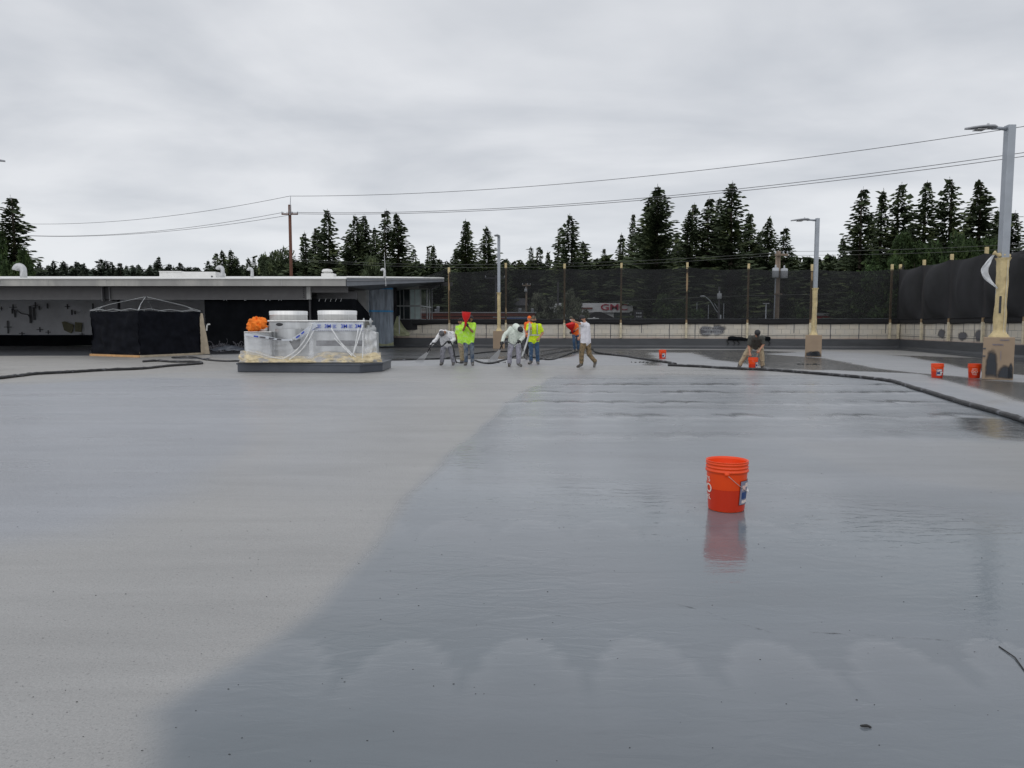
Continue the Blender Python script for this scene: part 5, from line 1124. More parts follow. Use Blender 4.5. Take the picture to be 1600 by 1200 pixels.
DTM = bpy.data.meshes.new('trunk'); DTM.from_pydata(tm.v, [], tm.f); DTM.materials.append(M['bark'])
decid(-30, 352, 70, 1, .5, 'leaf', 'bright green broadleaf tree at the left edge above the roof')
decid(20, 394, 68, 0, .45, 'leaf', 'lower green broadleaf tree under the droopy left conifer')
decid(431, 400, 140, 1, .7, 'needle', 'dark rounded tree directly left of the brown power pole')
decid(1432, 366, 80, 0, .6, 'leaf', 'green broadleaf tree in front of the right-hand conifer row')
decid(1395, 384, 82, 2, .9, 'leaf', 'low green broadleaf tree left of the taller green one')
decid(1492, 380, 78, 1, .55, 'leaf', 'green broadleaf tree below the highest right conifer')
decid(1545, 378, 79, 2, .7, 'leaf', 'green broadleaf tree beside the nearest lamp pole')
decid(592, 402, 100, 2, .6, 'needle', 'olive broadleaf tree in front of the clump behind the roof mast')
decid(852, 459, 88, 2, .75, 'leaf_grey', 'pale shrub-like tree behind the net above the yellow vest man')
decid(893, 455, 84, 0, .5, 'leaf_grey', 'pale leafy tree behind the net left of the dealership letters')
decid(908, 490, 86, 1, .5, 'leaf_grey', 'low pale bush behind the net under the dealership sign')
decid(1056, 462, 84, 0, .9, 'leaf', 'small green tree behind the net next to the fifth post')
decid(1082, 484, 84, 2, .9, 'leaf', 'low small green tree behind the net left of the street light')
decid(1257, 480, 88, 2, .7, 'leaf', 'small bush behind the net left of the second lamp post')
# ------------------------------------------------------------------ things beyond the net
root = thing('car_dealership', A(930, 520, 100), 'pale flat-roofed dealership building with red letters seen through the net', 'building')
root.location.z = GZ
a, b = box_px(866, 989, 473.5, 488, 100, 14); MB().box(a, b).build('sign_wall', 'dealer_wall', root)
a, b = box_px(868, 987, 488, 505, 100.6, 13); MB().box((a[0], a[1], GZ), b).build('lower_wall', 'dealer_wall', root)
a, b = box_px(959, 984, 488, 500, 100.5, .2); MB().box((a[0], a[1], GZ), b).build('shopfront', 'dealer_glass', root)
def lt2(px, py, Y): o_ = A(px, py, Y); return lambda x, y, z: Vector((o_.x+x, Y-.05-z, o_.z+y))
text_mesh('GMC', 1.15, 'sign_letters', 'sign_red', root, lt2(959.5, 480.5, 100), .1, xs=1.45)
mb = MB().add([A(875, 484.5, 99.9), A(895, 479.5, 99.9), A(895, 482, 99.9), A(878, 485.8, 99.9)], [(0, 1, 2, 3)]); a, b = box_px(903, 926, 480.5, 483, 99.8, .1); mb.box(a, b); mb.build('sign_stripe', 'red_brown', root)
mb = MB().add([A(925, 488, 97), A(935, 488, 97), A(962, 500, 97), A(905, 500, 97)], [(0, 1, 2, 3)]); o = mb.build('gable_roof', 'dark_roof', solid=6); tag(o, 'dark gabled roof in front of the dealership', 'roof')
a, b = box_px(919, 936, 497, 499, 80, .8)
root = thing('skylight', A(927, 500, 80), 'small pale rooftop box above the far wall, right of the striding man', 'roof box'); MB().box(a, b).build('body', 'dealer_wall', root, bevel=.03); MB().box(*box_px(927, 930, 495.5, 497, 80, .3)).build('cap', 'dealer_wall', root)
root = thing('monument_sign', A(997, 520, 90), 'small dark sign board with pale print right of the dealership', 'sign'); root.location.z = GZ
a, b = box_px(991.5, 1005, 484.5, 500, 90, .4); MB().box(a, b).build('board', 'dark_roof', root)
for y in (488, 493.5):
    for k in range(3): MB().box(*box_px(994+k*3.1, 996.2+k*3.1, y, y+2.5, 89.9, .05)).build('print', 'transformer', root)
root = thing('brick_building', A(755, 520, 62), 'low red brown building with stepped bands behind the wall, left half', 'building'); root.location.z = GZ
a, b = box_px(671, 838, 487.5, 489, 62, 10); MB().box(a, b).build('parapet_cap', 'transformer', root)
a, b = box_px(672, 836, 489, 494, 62.1, 9.8); MB().box(a, b).build('upper_band', 'red_brown', root)
a, b = box_px(672, 836, 494, 506, 62.6, 9); MB().box((a[0], a[1], GZ), b).build('lower_wall', 'dark_roof', root)
a, b = box_px(668, 800, 495.5, 498.5, 61, .8); MB().box(a, b).build('lower_band', 'red_brown', root)
root2 = thing('far_house', A(815, 500, 120), 'dim grey house roof in the trees beyond the net', 'house'); root2.location.z = GZ
mb = MB(); P = [A(800, 477, 120), A(826, 477, 120), A(820, 466, 123), A(804, 466, 123)]; mb.add(P+[A(800, 477, 128), A(826, 477, 128)], [(0, 1, 2, 3), (1, 5, 2), (0, 3, 4), (3, 2, 5, 4)]); mb.build('roof', 'stain', root2)
a, b = box_px(802, 824, 477, 500, 121, 6); MB().box((a[0], a[1], GZ), b).build('wall', 'plaster', root2)
for px, yy in ((681, 483), (684.5, 478.5), (693, 486)):
    pass
for i, (px, yt) in enumerate(((681.5, 483), (684.5, 478.5), (812.5, 482), (832, 482))):
    q = A(px, 489, 63); t_ = A(px, yt, 63); o = MB().lathe([(.12, 0), (.12, (t_.z-q.z)*.8), (.17, (t_.z-q.z)*.82), (.10, t_.z-q.z)], q, 12).build('flue', 'transformer', smooth=True)
    tag(o, ['short left flue on the red brown building near the lobby', 'taller flue on the red brown building near the lobby', 'single flue on the red brown building below the far house', 'flue at the right end of the red brown building'][i], 'flue', 'flues on the red brown building')
a, b = box_px(770, 835, 495, 496.2, 58, 1.5); o = MB().box(a, b).build('flat_canopy', 'transformer'); tag(o, 'thin pale canopy edge behind the net left of the yellow vest man', 'canopy')
a, b = box_px(789, 829, 496.6, 499.6, 57.5, 3); o = MB().box(a, b).build('van_roof', 'label_blue', bevel=.15); tag(o, 'dark blue box roof just above the far wall behind the middle sprayer', 'roof')
root = thing('red_shop', A(1285, 520, 105), 'small red shop with pale fascia seen through the net by the second lamp post', 'building'); root.location.z = GZ
a, b = box_px(1262, 1305, 489, 493, 105, 8); MB().box(a, b).build('fascia', 'frame_white', root)
a, b = box_px(1263, 1304, 493, 508, 105.3, 7.5); MB().box((a[0], a[1], GZ), b).build('wall', 'red_wall', root)
# ------------------------------------------------------------------ utility poles and wires
def upole(px, ty, Y, r, label, m='pole_grey', arms=(), can=(), lean=0):
    top = A(px, ty, Y); root = thing('utility_pole', (top.x, Y, GZ), label, 'utility pole')
    MB().tube([(top.x-lean, Y, GZ), (top.x-lean*.5, Y, (GZ+top.z)/2), (top.x, Y, top.z)], [r*1.25, r*1.1, r], 12).build('pole', m, root, True)
    for (ay, p0, p1) in arms:
        a, b = A(p0, ay, Y-r-.06), A(p1, ay, Y-r-.06); MB().box((a.x, a.y-.06, a.z-.07), (b.x, b.y+.06, a.z+.07)).build('crossarm', m, root)
        for q in (p0+.6, p1-.6, (p0*.35+p1*.65)):
            c = A(q, ay, Y-r-.06); MB().lathe([(.03, .05), (.06, .1), (.04, .16), (.06, .2), (.02, .26)], c, 8).build('insulator', 'transformer', root)
    for (cx_, y0, y1, rr) in can:
        a, b = A(cx_, y1, Y-r-rr), A(cx_, y0, Y-r-rr); h = b.z-a.z; t_ = MB().lathe([(rr*.9, 0), (rr, .05), (rr, h*.9), (rr*.8, h*.97), (.02, h)], a, 16).build('transformer', 'transformer', root, True)
        MB().lathe([(.05, 0), (.07, .08), (.03, .2)], a+Vector((0, 0, h)), 8).build('bushing', 'transformer', t_)
    return root
PA = upole(452.5, 320, 75, .15, 'brown single power pole rising above the roof with one crossarm', 'pole_wood', arms=((334.5, 440, 465.5),))
p0, p1 = A(453, 336, 74.7), A(454, 306, 74.7); MB().tube([p0, p1], [.05, .03], 6).build('top_rod', 'transformer', PA)
PB = upole(1216, 392.5, 52, .17, 'weathered utility pole with two grey transformers behind the far net', 'pole_grey', arms=((398, 1211, 1231),), can=((1211.5, 418, 434, .22), (1225, 419, 435, .24)))
a = A(1213, 420, 51.75); MB().tube([(a.x-.12, a.y, GZ), (a.x-.03, a.y, a.z)], .045, 6).build('riser_pipe', 'galv', PB)
a, b = A(1210, 459.5, 51.7), A(1222, 459.5, 51.7); MB().box((a.x, a.y-.05, a.z-.04), (b.x, b.y+.05, a.z+.04)).build('lower_arm', 'pole_grey', PB)
upole(822.5, 443, 90, .11, 'thin pale utility pole with small transformer through the net, left of the yellow vest man', 'pole_grey', arms=((446, 816, 829),), can=((821.5, 451, 456, .18),))
upole(1124, 448, 70, .10, 'thin pole with a pale transformer behind the street light', 'dark_steel', can=((1124, 458, 467, .21),))
upole(775, 430, 80, .10, 'dark pole with pale crossarm hidden behind the far lamp post', 'dark_steel', arms=((434.5, 758, 789),))
upole(872, 440, 90, .10, 'thin dark pole through the net left of the dealership', 'dark_steel')
root = thing('street_light', A(1125, 520, 72), 'curved arm street light seen through the net beside the pale transformer', 'street light'); root.location.z = GZ
q = A(1126, 492, 72); MB().tube([(q.x, q.y, GZ), q], .08, 8).build('pole', 'galv', root, True)
MB().tube(smoothpath([A(1125, 492, 72), A(1118, 484, 72), A(1111, 472, 72), A(1104, 465, 72), A(1100, 463, 72)], 5), .045, 6).build('arm', 'galv', root, True)
MB().tube([A(1116, 474, 72), A(1124, 486, 72)], .03, 6).build('arm_brace', 'galv', root)
MB().ball(A(1098, 463, 72), (.28, .15, .08)).build('lamp_head', 'transformer', root, True)
for px, yt, nm in ((1089, 473, 'left'), (1107, 476, 'middle'), (1131, 474, 'right')):
    q = A(px, yt, 95); o = MB().tube([(q.x, 95, GZ), q], .05, 6).build('flag_pole', 'galv'); tag(o, '%s one of three thin grey poles near the street light beyond the net' % nm, 'pole', 'thin poles beyond the net')
q = A(1197, 475, 95); root = thing('lot_light', (q.x, 95, GZ), 'twin headed lot light beyond the net left of the transformer pole', 'lot light')
MB().tube([(q.x, 95, GZ), q], .09, 8).build('pole', 'galv', root, True); MB().box((q.x-.4, 94.9, q.z), (q.x+.4, 95.1, q.z+.12)).build('lamp_head', 'transformer', root)
for px in (1337, 1371):
    q = A(px, 476, 95); root = thing('lot_light', (q.x, 95, GZ), 'lot light beyond the far net, %s one of two right of the second lamp post' % ('left' if px < 1350 else 'right'), 'lot light')
    MB().tube([(q.x, 95, GZ), q], .08, 8).build('pole', 'galv', root, True); MB().box((q.x-.35, 94.9, q.z), (q.x+.35, 95.1, q.z+.1)).build('lamp_head', 'transformer', root)
def wire(P0, P1, pxy, label, m='wire', r=.022):
    """span in the vertical plane P0..P1 (plan), heights fitted to the sighted points by a sagging curve"""
    P0 = Vector(P0); P1 = Vector(P1); ss = []; zz = []
    for px, py in pxy:
        k = ray(px, py); k2 = k.x/k.y; s = (k2*P0.y-P0.x)/((P1.x-P0.x)-k2*(P1.y-P0.y)); Y = P0.y+(P1.y-P0.y)*s; ss.append(s); zz.append(A(px, py, Y).z)
    c = np.polyfit(ss, zz, 2); pts = [(P0.x+(P1.x-P0.x)*s, P0.y+(P1.y-P0.y)*s, float(np.polyval(c, s))) for s in np.linspace(0, 1, 50)]
    o = MB().tube(pts, r, 5).build('overhead_wire', m); tag(o, label, 'wire', 'overhead wires')
PAx = A(453, 320, 75).x
wire((PAx, 75, 0), (45, 42, 0), [(454, 306), (700, 301), (800, 293), (1000, 276), (1200, 253), (1520, 210), (1600, 198)], 'highest overhead wire running right from the brown pole')
wire((PAx-.4, 75, 0), (45, 42, 0), [(441, 331.5), (800, 324), (1000, 312), (1200, 288), (1600, 239)], 'upper of the paired wires running right from the brown pole')
wire((PAx+.6, 75, 0), (45.4, 41.4, 0), [(464, 334), (800, 327), (1000, 314.5), (1200, 292), (1600, 245)], 'lower of the paired wires running right from the brown pole')
wire((-62, 95, 0), (PAx, 75, 0), [(50, 350), (200, 344), (300, 333), (400, 317), (453, 306)], 'highest overhead wire running left from the brown pole')
wire((-62, 95, 0), (PAx-.6, 75, 0), [(50, 368), (180, 367), (300, 354), (400, 339), (441, 333)], 'upper of the paired wires running left from the brown pole')
wire((-62, 95.5, 0), (PAx+.6, 75.4, 0), [(50, 368.5), (180, 368), (300, 357), (400, 344), (462, 335)], 'lower of the paired wires running left from the brown pole')
PBx = A(1216, 398, 52).x
wire((PAx, 75, 0), (PBx, 52, 0), [(455, 404), (600, 412), (800, 414), (1000, 405), (1216, 396)], 'pale low wire in front of the trees, upper of two', 'wire_pale', .012)
wire((PAx, 75.3, 0), (PBx+.3, 52, 0), [(455, 406), (600, 416), (800, 418), (1000, 411), (1220, 399)], 'pale low wire in front of the trees, lower of two', 'wire_pale', .012)
wire((PBx, 52, 0), (48, 46, 0), [(1216, 393), (1400, 390), (1600, 381)], 'pale low wire leaving the transformer pole to the right, upper', 'wire_pale', .011)
wire((PBx, 52, 0), (48, 46.2, 0), [(1222, 399), (1400, 396.5), (1600, 388)], 'pale low wire leaving the transformer pole to the right, lower', 'wire_pale', .011)
wire((A(950, 470, 80).x, 80, 0), (A(1300, 470, 66).x, 66, 0), [(960, 471), (1060, 467), (1170, 461), (1290, 460)], 'faint wire seen through the far net above the street light', 'wire_pale', .018)
# ------------------------------------------------------------------ people
def capsule(mb, p, q, r0, r1, seg=12):
    p, q = Vector(p), Vector(q); d = q-p; L_ = d.length
    if L_ < 1e-5: mb.ball(p, max(r0, r1), seg, 8); return
    d.normalize(); a = d.orthogonal().normalized(); b = d.cross(a); rings = []
    for k in range(5): t = math.pi/2*(1-k/4); rings.append((p-d*r0*math.sin(t), r0*math.cos(t)+.0005))
    for k in range(5): t = math.pi/2*k/4; rings.append((q+d*r1*math.sin(t), r1*math.cos(t)+.0005))
    vs = []; fs = []
    for c, r in rings:
        for k in range(seg): t = 2*math.pi*k/seg; vs.append(c+(a*math.cos(t)+b*math.sin(t))*r)
    n = len(rings)
    for i in range(n-1):
        for k in range(seg): fs.append((i*seg+k, i*seg+(k+1) % seg, (i+1)*seg+(k+1) % seg, (i+1)*seg+k))
    fs += [tuple(range(seg))[::-1], tuple(range((n-1)*seg, n*seg))]; mb.add(vs, fs)
def blob(name, prims, m, parent, voxel=.013, wr=0, wf=9, extra=None, sm=4):
    mb = MB()
    for p in prims:
        if p[0] == 'c': capsule(mb, *p[1:])
        else: mb.ball(p[1], p[2], 14, 10)
    me = bpy.data.meshes.new(name); me.from_pydata(mb.v, [], mb.f); o = bpy.data.objects.new(name, me); S.collection.objects.link(o)
    md = o.modifiers.new('r', 'REMESH'); md.mode = 'VOXEL'; md.voxel_size = voxel; md.adaptivity = 0
    md = o.modifiers.new('s', 'SMOOTH'); md.factor = .5; md.iterations = sm
    dg = bpy.context.evaluated_depsgraph_get(); dg.update(); me2 = bpy.data.meshes.new_from_object(o.evaluated_get(dg)); bpy.data.objects.remove(o)
    if wr:
        ns = [v.normal.copy() for v in me2.vertices]
        for v, n in zip(me2.vertices, ns):
            c = v.co; v.co = c+n*wr*(mnoise.noise(Vector((c.x*wf, c.y*wf, c.z*wf*.8)))+.6*mnoise.noise(Vector((c.x*wf*2.3, c.y*wf*2.3, c.z*wf*3.1))))
    if extra:                      # finer pieces of the same body (hands) in the same mesh
        bm = bmesh.new(); bm.from_mesh(me2)
        for e in extra: bm.from_mesh(e)
        bm.to_mesh(me2); bm.free()
    me2.materials.clear(); me2.materials.append(M[m]); me2.shade_smooth(); me2.name = name
    ob = bpy.data.objects.new(name, me2); S.collection.objects.link(ob)
    if parent is not None: ob.parent = parent; me2.transform(Matrix.Translation(-wloc(parent)))
    return ob
def remesh_only(prims, voxel, sm=2):
    o = blob('tmp', prims, 'skin', None, voxel, sm=sm); me = o.data; bpy.data.objects.remove(o); return me
def hand_prims(el, wr, grip=.5, s=1.0, fat=0.0, side=1):
    d = (wr-el).normalized(); ax = d.cross(Vector((0, 1, 0)));
    if ax.length < .1: ax = Vector((1, 0, 0))
    ax.normalize(); nrm = ax.cross(d).normalized()*side; P = []
    pe = wr+d*.085*s
    P.append(('c', wr, pe, .026*s+fat, .03*s+fat))
    for k in (-1, 0, 1): P.append(('c', wr+ax*.012*k*s, pe+ax*.026*k*s, .017*s+fat, .015*s+fat))
    for k, ln in enumerate((.072, .082, .076, .058)):
        b0 = pe+ax*(-.033+.022*k)*s; a1 = .5+grip*.9; a2 = a1+grip*1.2
        m1 = b0+(d*math.cos(a1*.8)+nrm*math.sin(a1*.8))*ln*.5*s; m2 = m1+(d*math.cos(a2)+nrm*math.sin(a2))*ln*.5*s
        P += [('c', b0, m1, .0095*s+fat, .0085*s+fat), ('c', m1, m2, .0085*s+fat, .0075*s+fat)]
    tb = wr+d*.028*s-ax*.026*s; t1 = tb+(d*.5-ax*.75+nrm*.35).normalized()*.036*s; t2 = t1+(d*.8-ax*.1+nrm*.6).normalized()*.03*s
    P += [('c', tb, t1, .012*s+fat, .011*s+fat), ('c', t1, t2, .010*s+fat, .008*s+fat)]
    return P
def person(D, J, label, skin='skin', top=None, top_m='tee_white', sleeves='short', bottom_m='jeans', gloves=None, headgear=None, face=None, hair=True, hem=0, boots='boot', look=(0, -1, 0), hood=None, baggy=1.0, mask=None):
    """J: joints as (px, py, dy) sighted in the photograph, dy metres behind the standing line"""
    Jw = {k: A(v[0], v[1], D+(v[2] if len(v) > 2 else 0)) for k, v in J.items()}
    for k in ('ankL', 'ankR'): Jw[k].z = max(Jw[k].z, .085)
    for k in ('toeL', 'toeR'): Jw[k].z = max(Jw[k].z, .03)
    root = thing('person', (Jw['pel'].x, D, 0), label, 'person')
    h = Jw['head']; nk = Jw['neck']; up = (h-nk).normalized(); lk = Vector(look).normalized(); lk = (lk-up*lk.dot(up)*.6).normalized(); sd = lk.cross(up).normalized()
    sL, sR, hL, hR, pel, ch = Jw['shL'], Jw['shR'], Jw['hipL'], Jw['hipR'], Jw['pel'], Jw['chest']
    body = [('c', h+up*.025, h+up*.03, .092, .092), ('c', h+up*.02-lk*.02, h-up*.02+lk*.015, .085, .078), ('c', h-up*.035+lk*.02, h-up*.075+lk*.04, .06, .042), ('c', h+lk*.085+up*.01, h+lk*.10-up*.02, .012, .017),
            ('c', h+lk*.07-up*.06+sd*.015, h+lk*.07-up*.06-sd*.015, .017, .017), ('c', h+sd*.082, h+sd*.085-up*.03, .014, .010), ('c', h-sd*.082, h-sd*.085-up*.03, .014, .010), ('c', h+lk*.075+up*.03+sd*.03, h+lk*.075+up*.03-sd*.03, .016, .016),
            ('c', nk, h-up*.05, .055, .052), ('c', nk, ch, .06, .11)]
    body += [('c', sL.lerp(sR, .12), sR.lerp(sL, .12), .055, .055), ('c', sL, hL, .07, .08), ('c', sR, hR, .07, .08), ('c', ch, pel, .115, .11), ('c', hL, hR, .085, .085)]
    limbs = []
    for s in 'LR':
        e, w, kn, an, to = Jw['el'+s], Jw['wr'+s], Jw['kn'+s], Jw['ank'+s], Jw['toe'+s]; sh, hp = Jw['sh'+s], Jw['hip'+s]
        limbs += [('c', sh, e, .050, .040), ('c', e, e.lerp(w, .35), .040, .040), ('c', e.lerp(w, .3), w, .040, .027), ('c', hp, kn, .082, .056), ('c', kn, kn.lerp(an, .35), .055, .056), ('c', kn.lerp(an, .3), an, .055, .036)]
    hands = []
    if not gloves:
        for s in 'LR': hands.append(remesh_only(hand_prims(Jw['el'+s], Jw['wr'+s], .6, 1.0), .005))
    blob('body', body+limbs, skin, root, .014, extra=hands or None)
    # top
    g = baggy; ch_d = Vector((0, 0, 0))
    P = [('c', sL.lerp(sR, .05), sR.lerp(sL, .05), .075*g, .075*g), ('c', sL, hL.lerp(sL, hem), .088*g, .098*g), ('c', sR, hR.lerp(sR, hem), .088*g, .098*g), ('c', ch, pel, .135*g, .125*g), ('c', nk, nk.lerp(ch, .3), .068, .085),
         ('c', hL, hR, .098*g, .098*g)]
    for s in 'LR':
        sh, e, w = Jw['sh'+s], Jw['el'+s], Jw['wr'+s]
        if sleeves == 'short': P.append(('c', sh, sh.lerp(e, .72), .070*g, .072*g))
        else: P += [('c', sh, e, .070*g, .060*g), ('c', e, w.lerp(e, .08), .060*g, .050*g)]
    if hood: P += [('c', h+up*.02-lk*.03, nk, .125, .105), ('c', h+up*.04-lk*.02, h+up*.02-lk*.03, .12, .12)]
    tp = blob('shirt' if not hood else 'hooded_top', P, top_m, root, .016, wr=.014*g, wf=8)
    # trousers
    P = [('c', hL, hR, .092, .092), ('c', pel, hL, .10, .09), ('c', pel, hR, .10, .09)]
    for s in 'LR':
        hp, kn, an = Jw['hip'+s], Jw['kn'+s], Jw['ank'+s]; P += [('c', hp, kn, .098*g, .076*g), ('c', kn, an+(kn-an)*.06, .076*g, .066*g)]
    blob('trousers', P, bottom_m, root, .016, wr=.015*g, wf=8)
    for s in 'LR':
        an, to = Jw['ank'+s], Jw['toe'+s]; P = [('c', an+Vector((0, 0, .03)), an-Vector((0, 0, .02)), .06, .062), ('c', an-Vector((0, 0, .03)), to, .058, .045)]
        blob('boot', P, boots, root, .012, sm=2)
        if gloves: blob('glove', hand_prims(Jw['el'+s], Jw['wr'+s], .65, 1.08, .003), gloves, root, .007, sm=2)
    if hair and not hood and not headgear:
        blob('hair', [('c', h+up*.035-lk*.02, h+up*.045+lk*.01, .095, .090), ('c', h-up*.02-lk*.04, h+up*.02-lk*.03, .08, .085)], 'hair', root, .012)
    if headgear:
        P = [('c', h+up*.04-lk*.01, h+up*.055+lk*.005, .100, .092)]; capo = blob('cap', P, headgear, root, .01)
        blob('cap_brim', [('c', h+up*.035+lk*.10+sd*.035, h+up*.035+lk*.10-sd*.035, .012, .012), ('c', h+up*.035+lk*.135+sd*.02, h+up*.035+lk*.135-sd*.02, .010, .010), ('c', h+up*.04+lk*.07, h+up*.035+lk*.13, .014, .012)], headgear, capo if False else root, .008)
    if mask:
        blob('face_mask', [('c', h-up*.045+lk*.065, h-up*.02+lk*.075, .055, .050), ('c', h-up*.05+lk*.075+sd*.04, h-up*.05+lk*.075-sd*.04, .032, .032)], mask, root, .01)
    if face == 'beard': blob('beard', [('c', h-up*.06+lk*.05+sd*.03, h-up*.06+lk*.05-sd*.03, .045, .045)], 'hair', root, .01)
    mbe = MB()
    for s_ in (-1, 1): mbe.ball(h+lk*.094+sd*.032*s_+up*.008, .009, 8, 6)
    mbe.build('eyes', 'black', root)
    root['j'] = 0; del root['j']
    return root, Jw
# 1 left sprayer, white suit, bending
P1, J1 = person(26.6, dict(head=(691, 520.5, -.42), neck=(696.3, 518.2, -.25), chest=(700, 524, -.10), pel=(698, 538.5, .12), shL=(689.5, 519, -.18), shR=(706, 521.5, -.14), elL=(681.5, 530, -.30), wrL=(673.5, 539.5, -.38),
  elR=(709.5, 530.5, -.15), wrR=(704.5, 533.5, -.36), hipL=(694, 540, .1), hipR=(702.5, 540, .12), knL=(691.5, 553, -.05), knR=(706, 552.5, .02), ankL=(690.5, 566.5, .0), ankR=(708.5, 566, .0), toeL=(688.5, 569.4, -.15), toeR=(708, 569.8, -.15)),
  'bending worker in stained white suit, left of the two sprayers, aiming a spray gun down', 'skin_brown', top_m='white_suit', sleeves='long', bottom_m='grey_trouser', gloves='black', headgear='cap_grey', look=(-.2, -.6, -.8), baggy=1.15, hem=.05, mask='black')
# 2 lime shirt behind
P2, J2 = person(28.2, dict(head=(719.5, 502.5), neck=(720, 508.5), chest=(720, 515), pel=(721.5, 533), shL=(715, 512), shR=(727, 512), elL=(713, 522.5), wrL=(712.5, 532.5), elR=(730, 523), wrR=(730, 533), hipL=(719, 535), hipR=(725.5, 535),
  knL=(720.5, 550), knR=(727, 550), ankL=(721.5, 564), ankR=(728, 564), toeL=(720, 567, -.15), toeR=(728, 567, -.15)), 'worker in lime shirt and khaki trousers half hidden behind the one with the red funnel', 'skin_brown', top_m='lime', bottom_m='khaki_pale', gloves='black', hair=True)
# 3 lime shirt holding funnel to the face
P3, J3 = person(26.5, dict(head=(735, 498.5), neck=(733.5, 505), chest=(732.5, 512), pel=(732, 532), shL=(725, 506.5), shR=(740.5, 507.5), elL=(723.8, 516.2, -.20), wrL=(726.6, 509, -.33), elR=(738, 518.5, -.22), wrR=(731.2, 510, -.33), hipL=(728, 535), hipR=(736.5, 535),
  knL=(728, 550, -.03), knR=(737.5, 550, -.03), ankL=(728, 566.5), ankR=(738.2, 566.5), toeL=(726.5, 570, -.15), toeR=(739, 570, -.15)), 'worker in lime shirt and jeans holding a red funnel up before the face', 'skin_brown', top_m='lime', bottom_m='jeans_dusty', gloves='black', headgear='black', mask='black', look=(-.5, -1, 0))
def funnel(top, axis, R0, L_, label):
    ax = Vector(axis).normalized(); prof = [(R0*.96, 0), (R0*1.04, -.02*L_), (R0*1.0, -.08*L_), (R0*.96, -.20*L_), (R0*.80, -.36*L_), (R0*.50, -.52*L_), (R0*.28, -.66*L_), (R0*.16, -1*L_), (R0*.12, -1*L_), (R0*.22, -.68*L_), (R0*.76, -.36*L_), (R0*.92, -.02*L_)]
    mb = MB(); mb.lathe(prof+[prof[0]], seg=28, close=False); q = Vector((0, 0, 1)).rotation_difference(ax); mb.v = [tuple(q@Vector(v)+Vector(top)) for v in mb.v]
    root = thing('funnel', top, label, 'funnel'); mb.build('cone', 'red_plastic', root, True)
    mb = MB(); mb.tube([q@Vector((math.cos(a)*R0*1.03, math.sin(a)*R0*1.03, 0))+Vector(top) for a in np.linspace(0, 2*math.pi, 29)], .012, 6, caps=False); mb.build('rim', 'red_plastic', root, True)
funnel(A(728.7, 488, 26.08), (.08, 0, 1), .152, .53, 'red funnel held upright in front of the lime shirted worker face')
# 4 middle sprayer, hooded
P4, J4 = person(25.7, dict(head=(812.3, 514, -.30), neck=(807.5, 510.5, -.12), chest=(806, 519, -.05), pel=(804.5, 535, .05), shL=(797.5, 514.5, -.05), shR=(815.5, 516.5, -.05), elL=(788, 524, -.15), wrL=(785, 533.5, -.32), elR=(818, 526.5, -.10), wrR=(812.5, 532, -.32),
  hipL=(799, 537.5, .05), hipR=(809.5, 537.5, .05), knL=(796.5, 551.5, -.1), knR=(810.5, 551, -.1), ankL=(796, 567.5, -.02), ankR=(810, 567.5, -.02), toeL=(795.5, 571.8, -.14), toeR=(814.5, 571.2, -.12)),
  'hooded worker in pale green white top, right of the two sprayers, looking down', 'skin_brown', top_m='green_suit', sleeves='long', bottom_m='purple_trouser', gloves='black', headgear='black', look=(.5, -.6, -.6), baggy=1.15, mask='black')
blob('hood', [('c', A(806, 511, 25.60), A(810, 513.5, 25.45), .13, .105)], 'green_suit', P4, .014, wr=.01)
# 5 orange worker behind yellow vest
P5, J5 = person(32.5, dict(head=(827, 498.5), neck=(826.5, 503), chest=(826, 508), pel=(825, 524), shL=(821.8, 506), shR=(831, 506), elL=(820.5, 514.5), wrL=(821.5, 521, -.1), elR=(833, 515), wrR=(832, 522), hipL=(823, 526), hipR=(828.5, 526), knL=(823, 540), knR=(829, 540), ankL=(823, 553), ankR=(829, 553), toeL=(822, 557, -.1), toeR=(829, 557, -.1)),
  'worker in orange shirt mostly hidden behind the yellow vest man', 'skin', top_m='orange_shirt', bottom_m='black', headgear='orange_shirt', mask=None)
# 6 yellow safety shirt, hand on hip
P6, J6 = person(27.3, dict(head=(834, 499.3), neck=(834.3, 505.8), chest=(834.5, 513), pel=(834, 532), shL=(825.8, 509), shR=(843, 509), elL=(823.4, 518.5, -.12), wrL=(827.3, 514.5, -.33), elR=(848.3, 520, .05), wrR=(842.2, 528.5, -.1), hipL=(830, 534), hipR=(838.5, 534),
  knL=(829.5, 549.5, -.03), knR=(839.5, 549.5, -.03), ankL=(829.8, 564.5), ankR=(840.3, 565), toeL=(826.3, 567.6, -.15), toeR=(841.3, 568.6, -.15)), 'man in yellow safety shirt with silver band and jeans, one hand on hip', 'skin', top_m='yellow_vest', bottom_m='jeans', headgear='cap_tan', mask=None, face='beard')
def ring_band(c, rx, ry, z0, z1, parent, m='reflect'):
    mb = MB(); mb.sheet(lambda u, v: Vector((c.x+math.cos(u*2*math.pi)*rx, c.y+math.sin(u*2*math.pi)*ry, z0+(z1-z0)*v)), 40, 2); mb.build('reflective_band', m, parent, True)
cc = J6['chest'].lerp(J6['pel'], .55); ring_band(cc, .232, .158, cc.z-.025, cc.z+.025, P6)
for s_ in ('L', 'R'):
    q = J6['sh'+s_].lerp(J6['sh'+('R' if s_ == 'L' else 'L')], .22); MB().tube([q+Vector((0, -.085, .05)), q+Vector((0, -.135, -.06)), Vector((q.x, cc.y-.145, cc.z+.03))], [.02, .022, .022], 6).build('shoulder_band', 'reflect', P6, True)
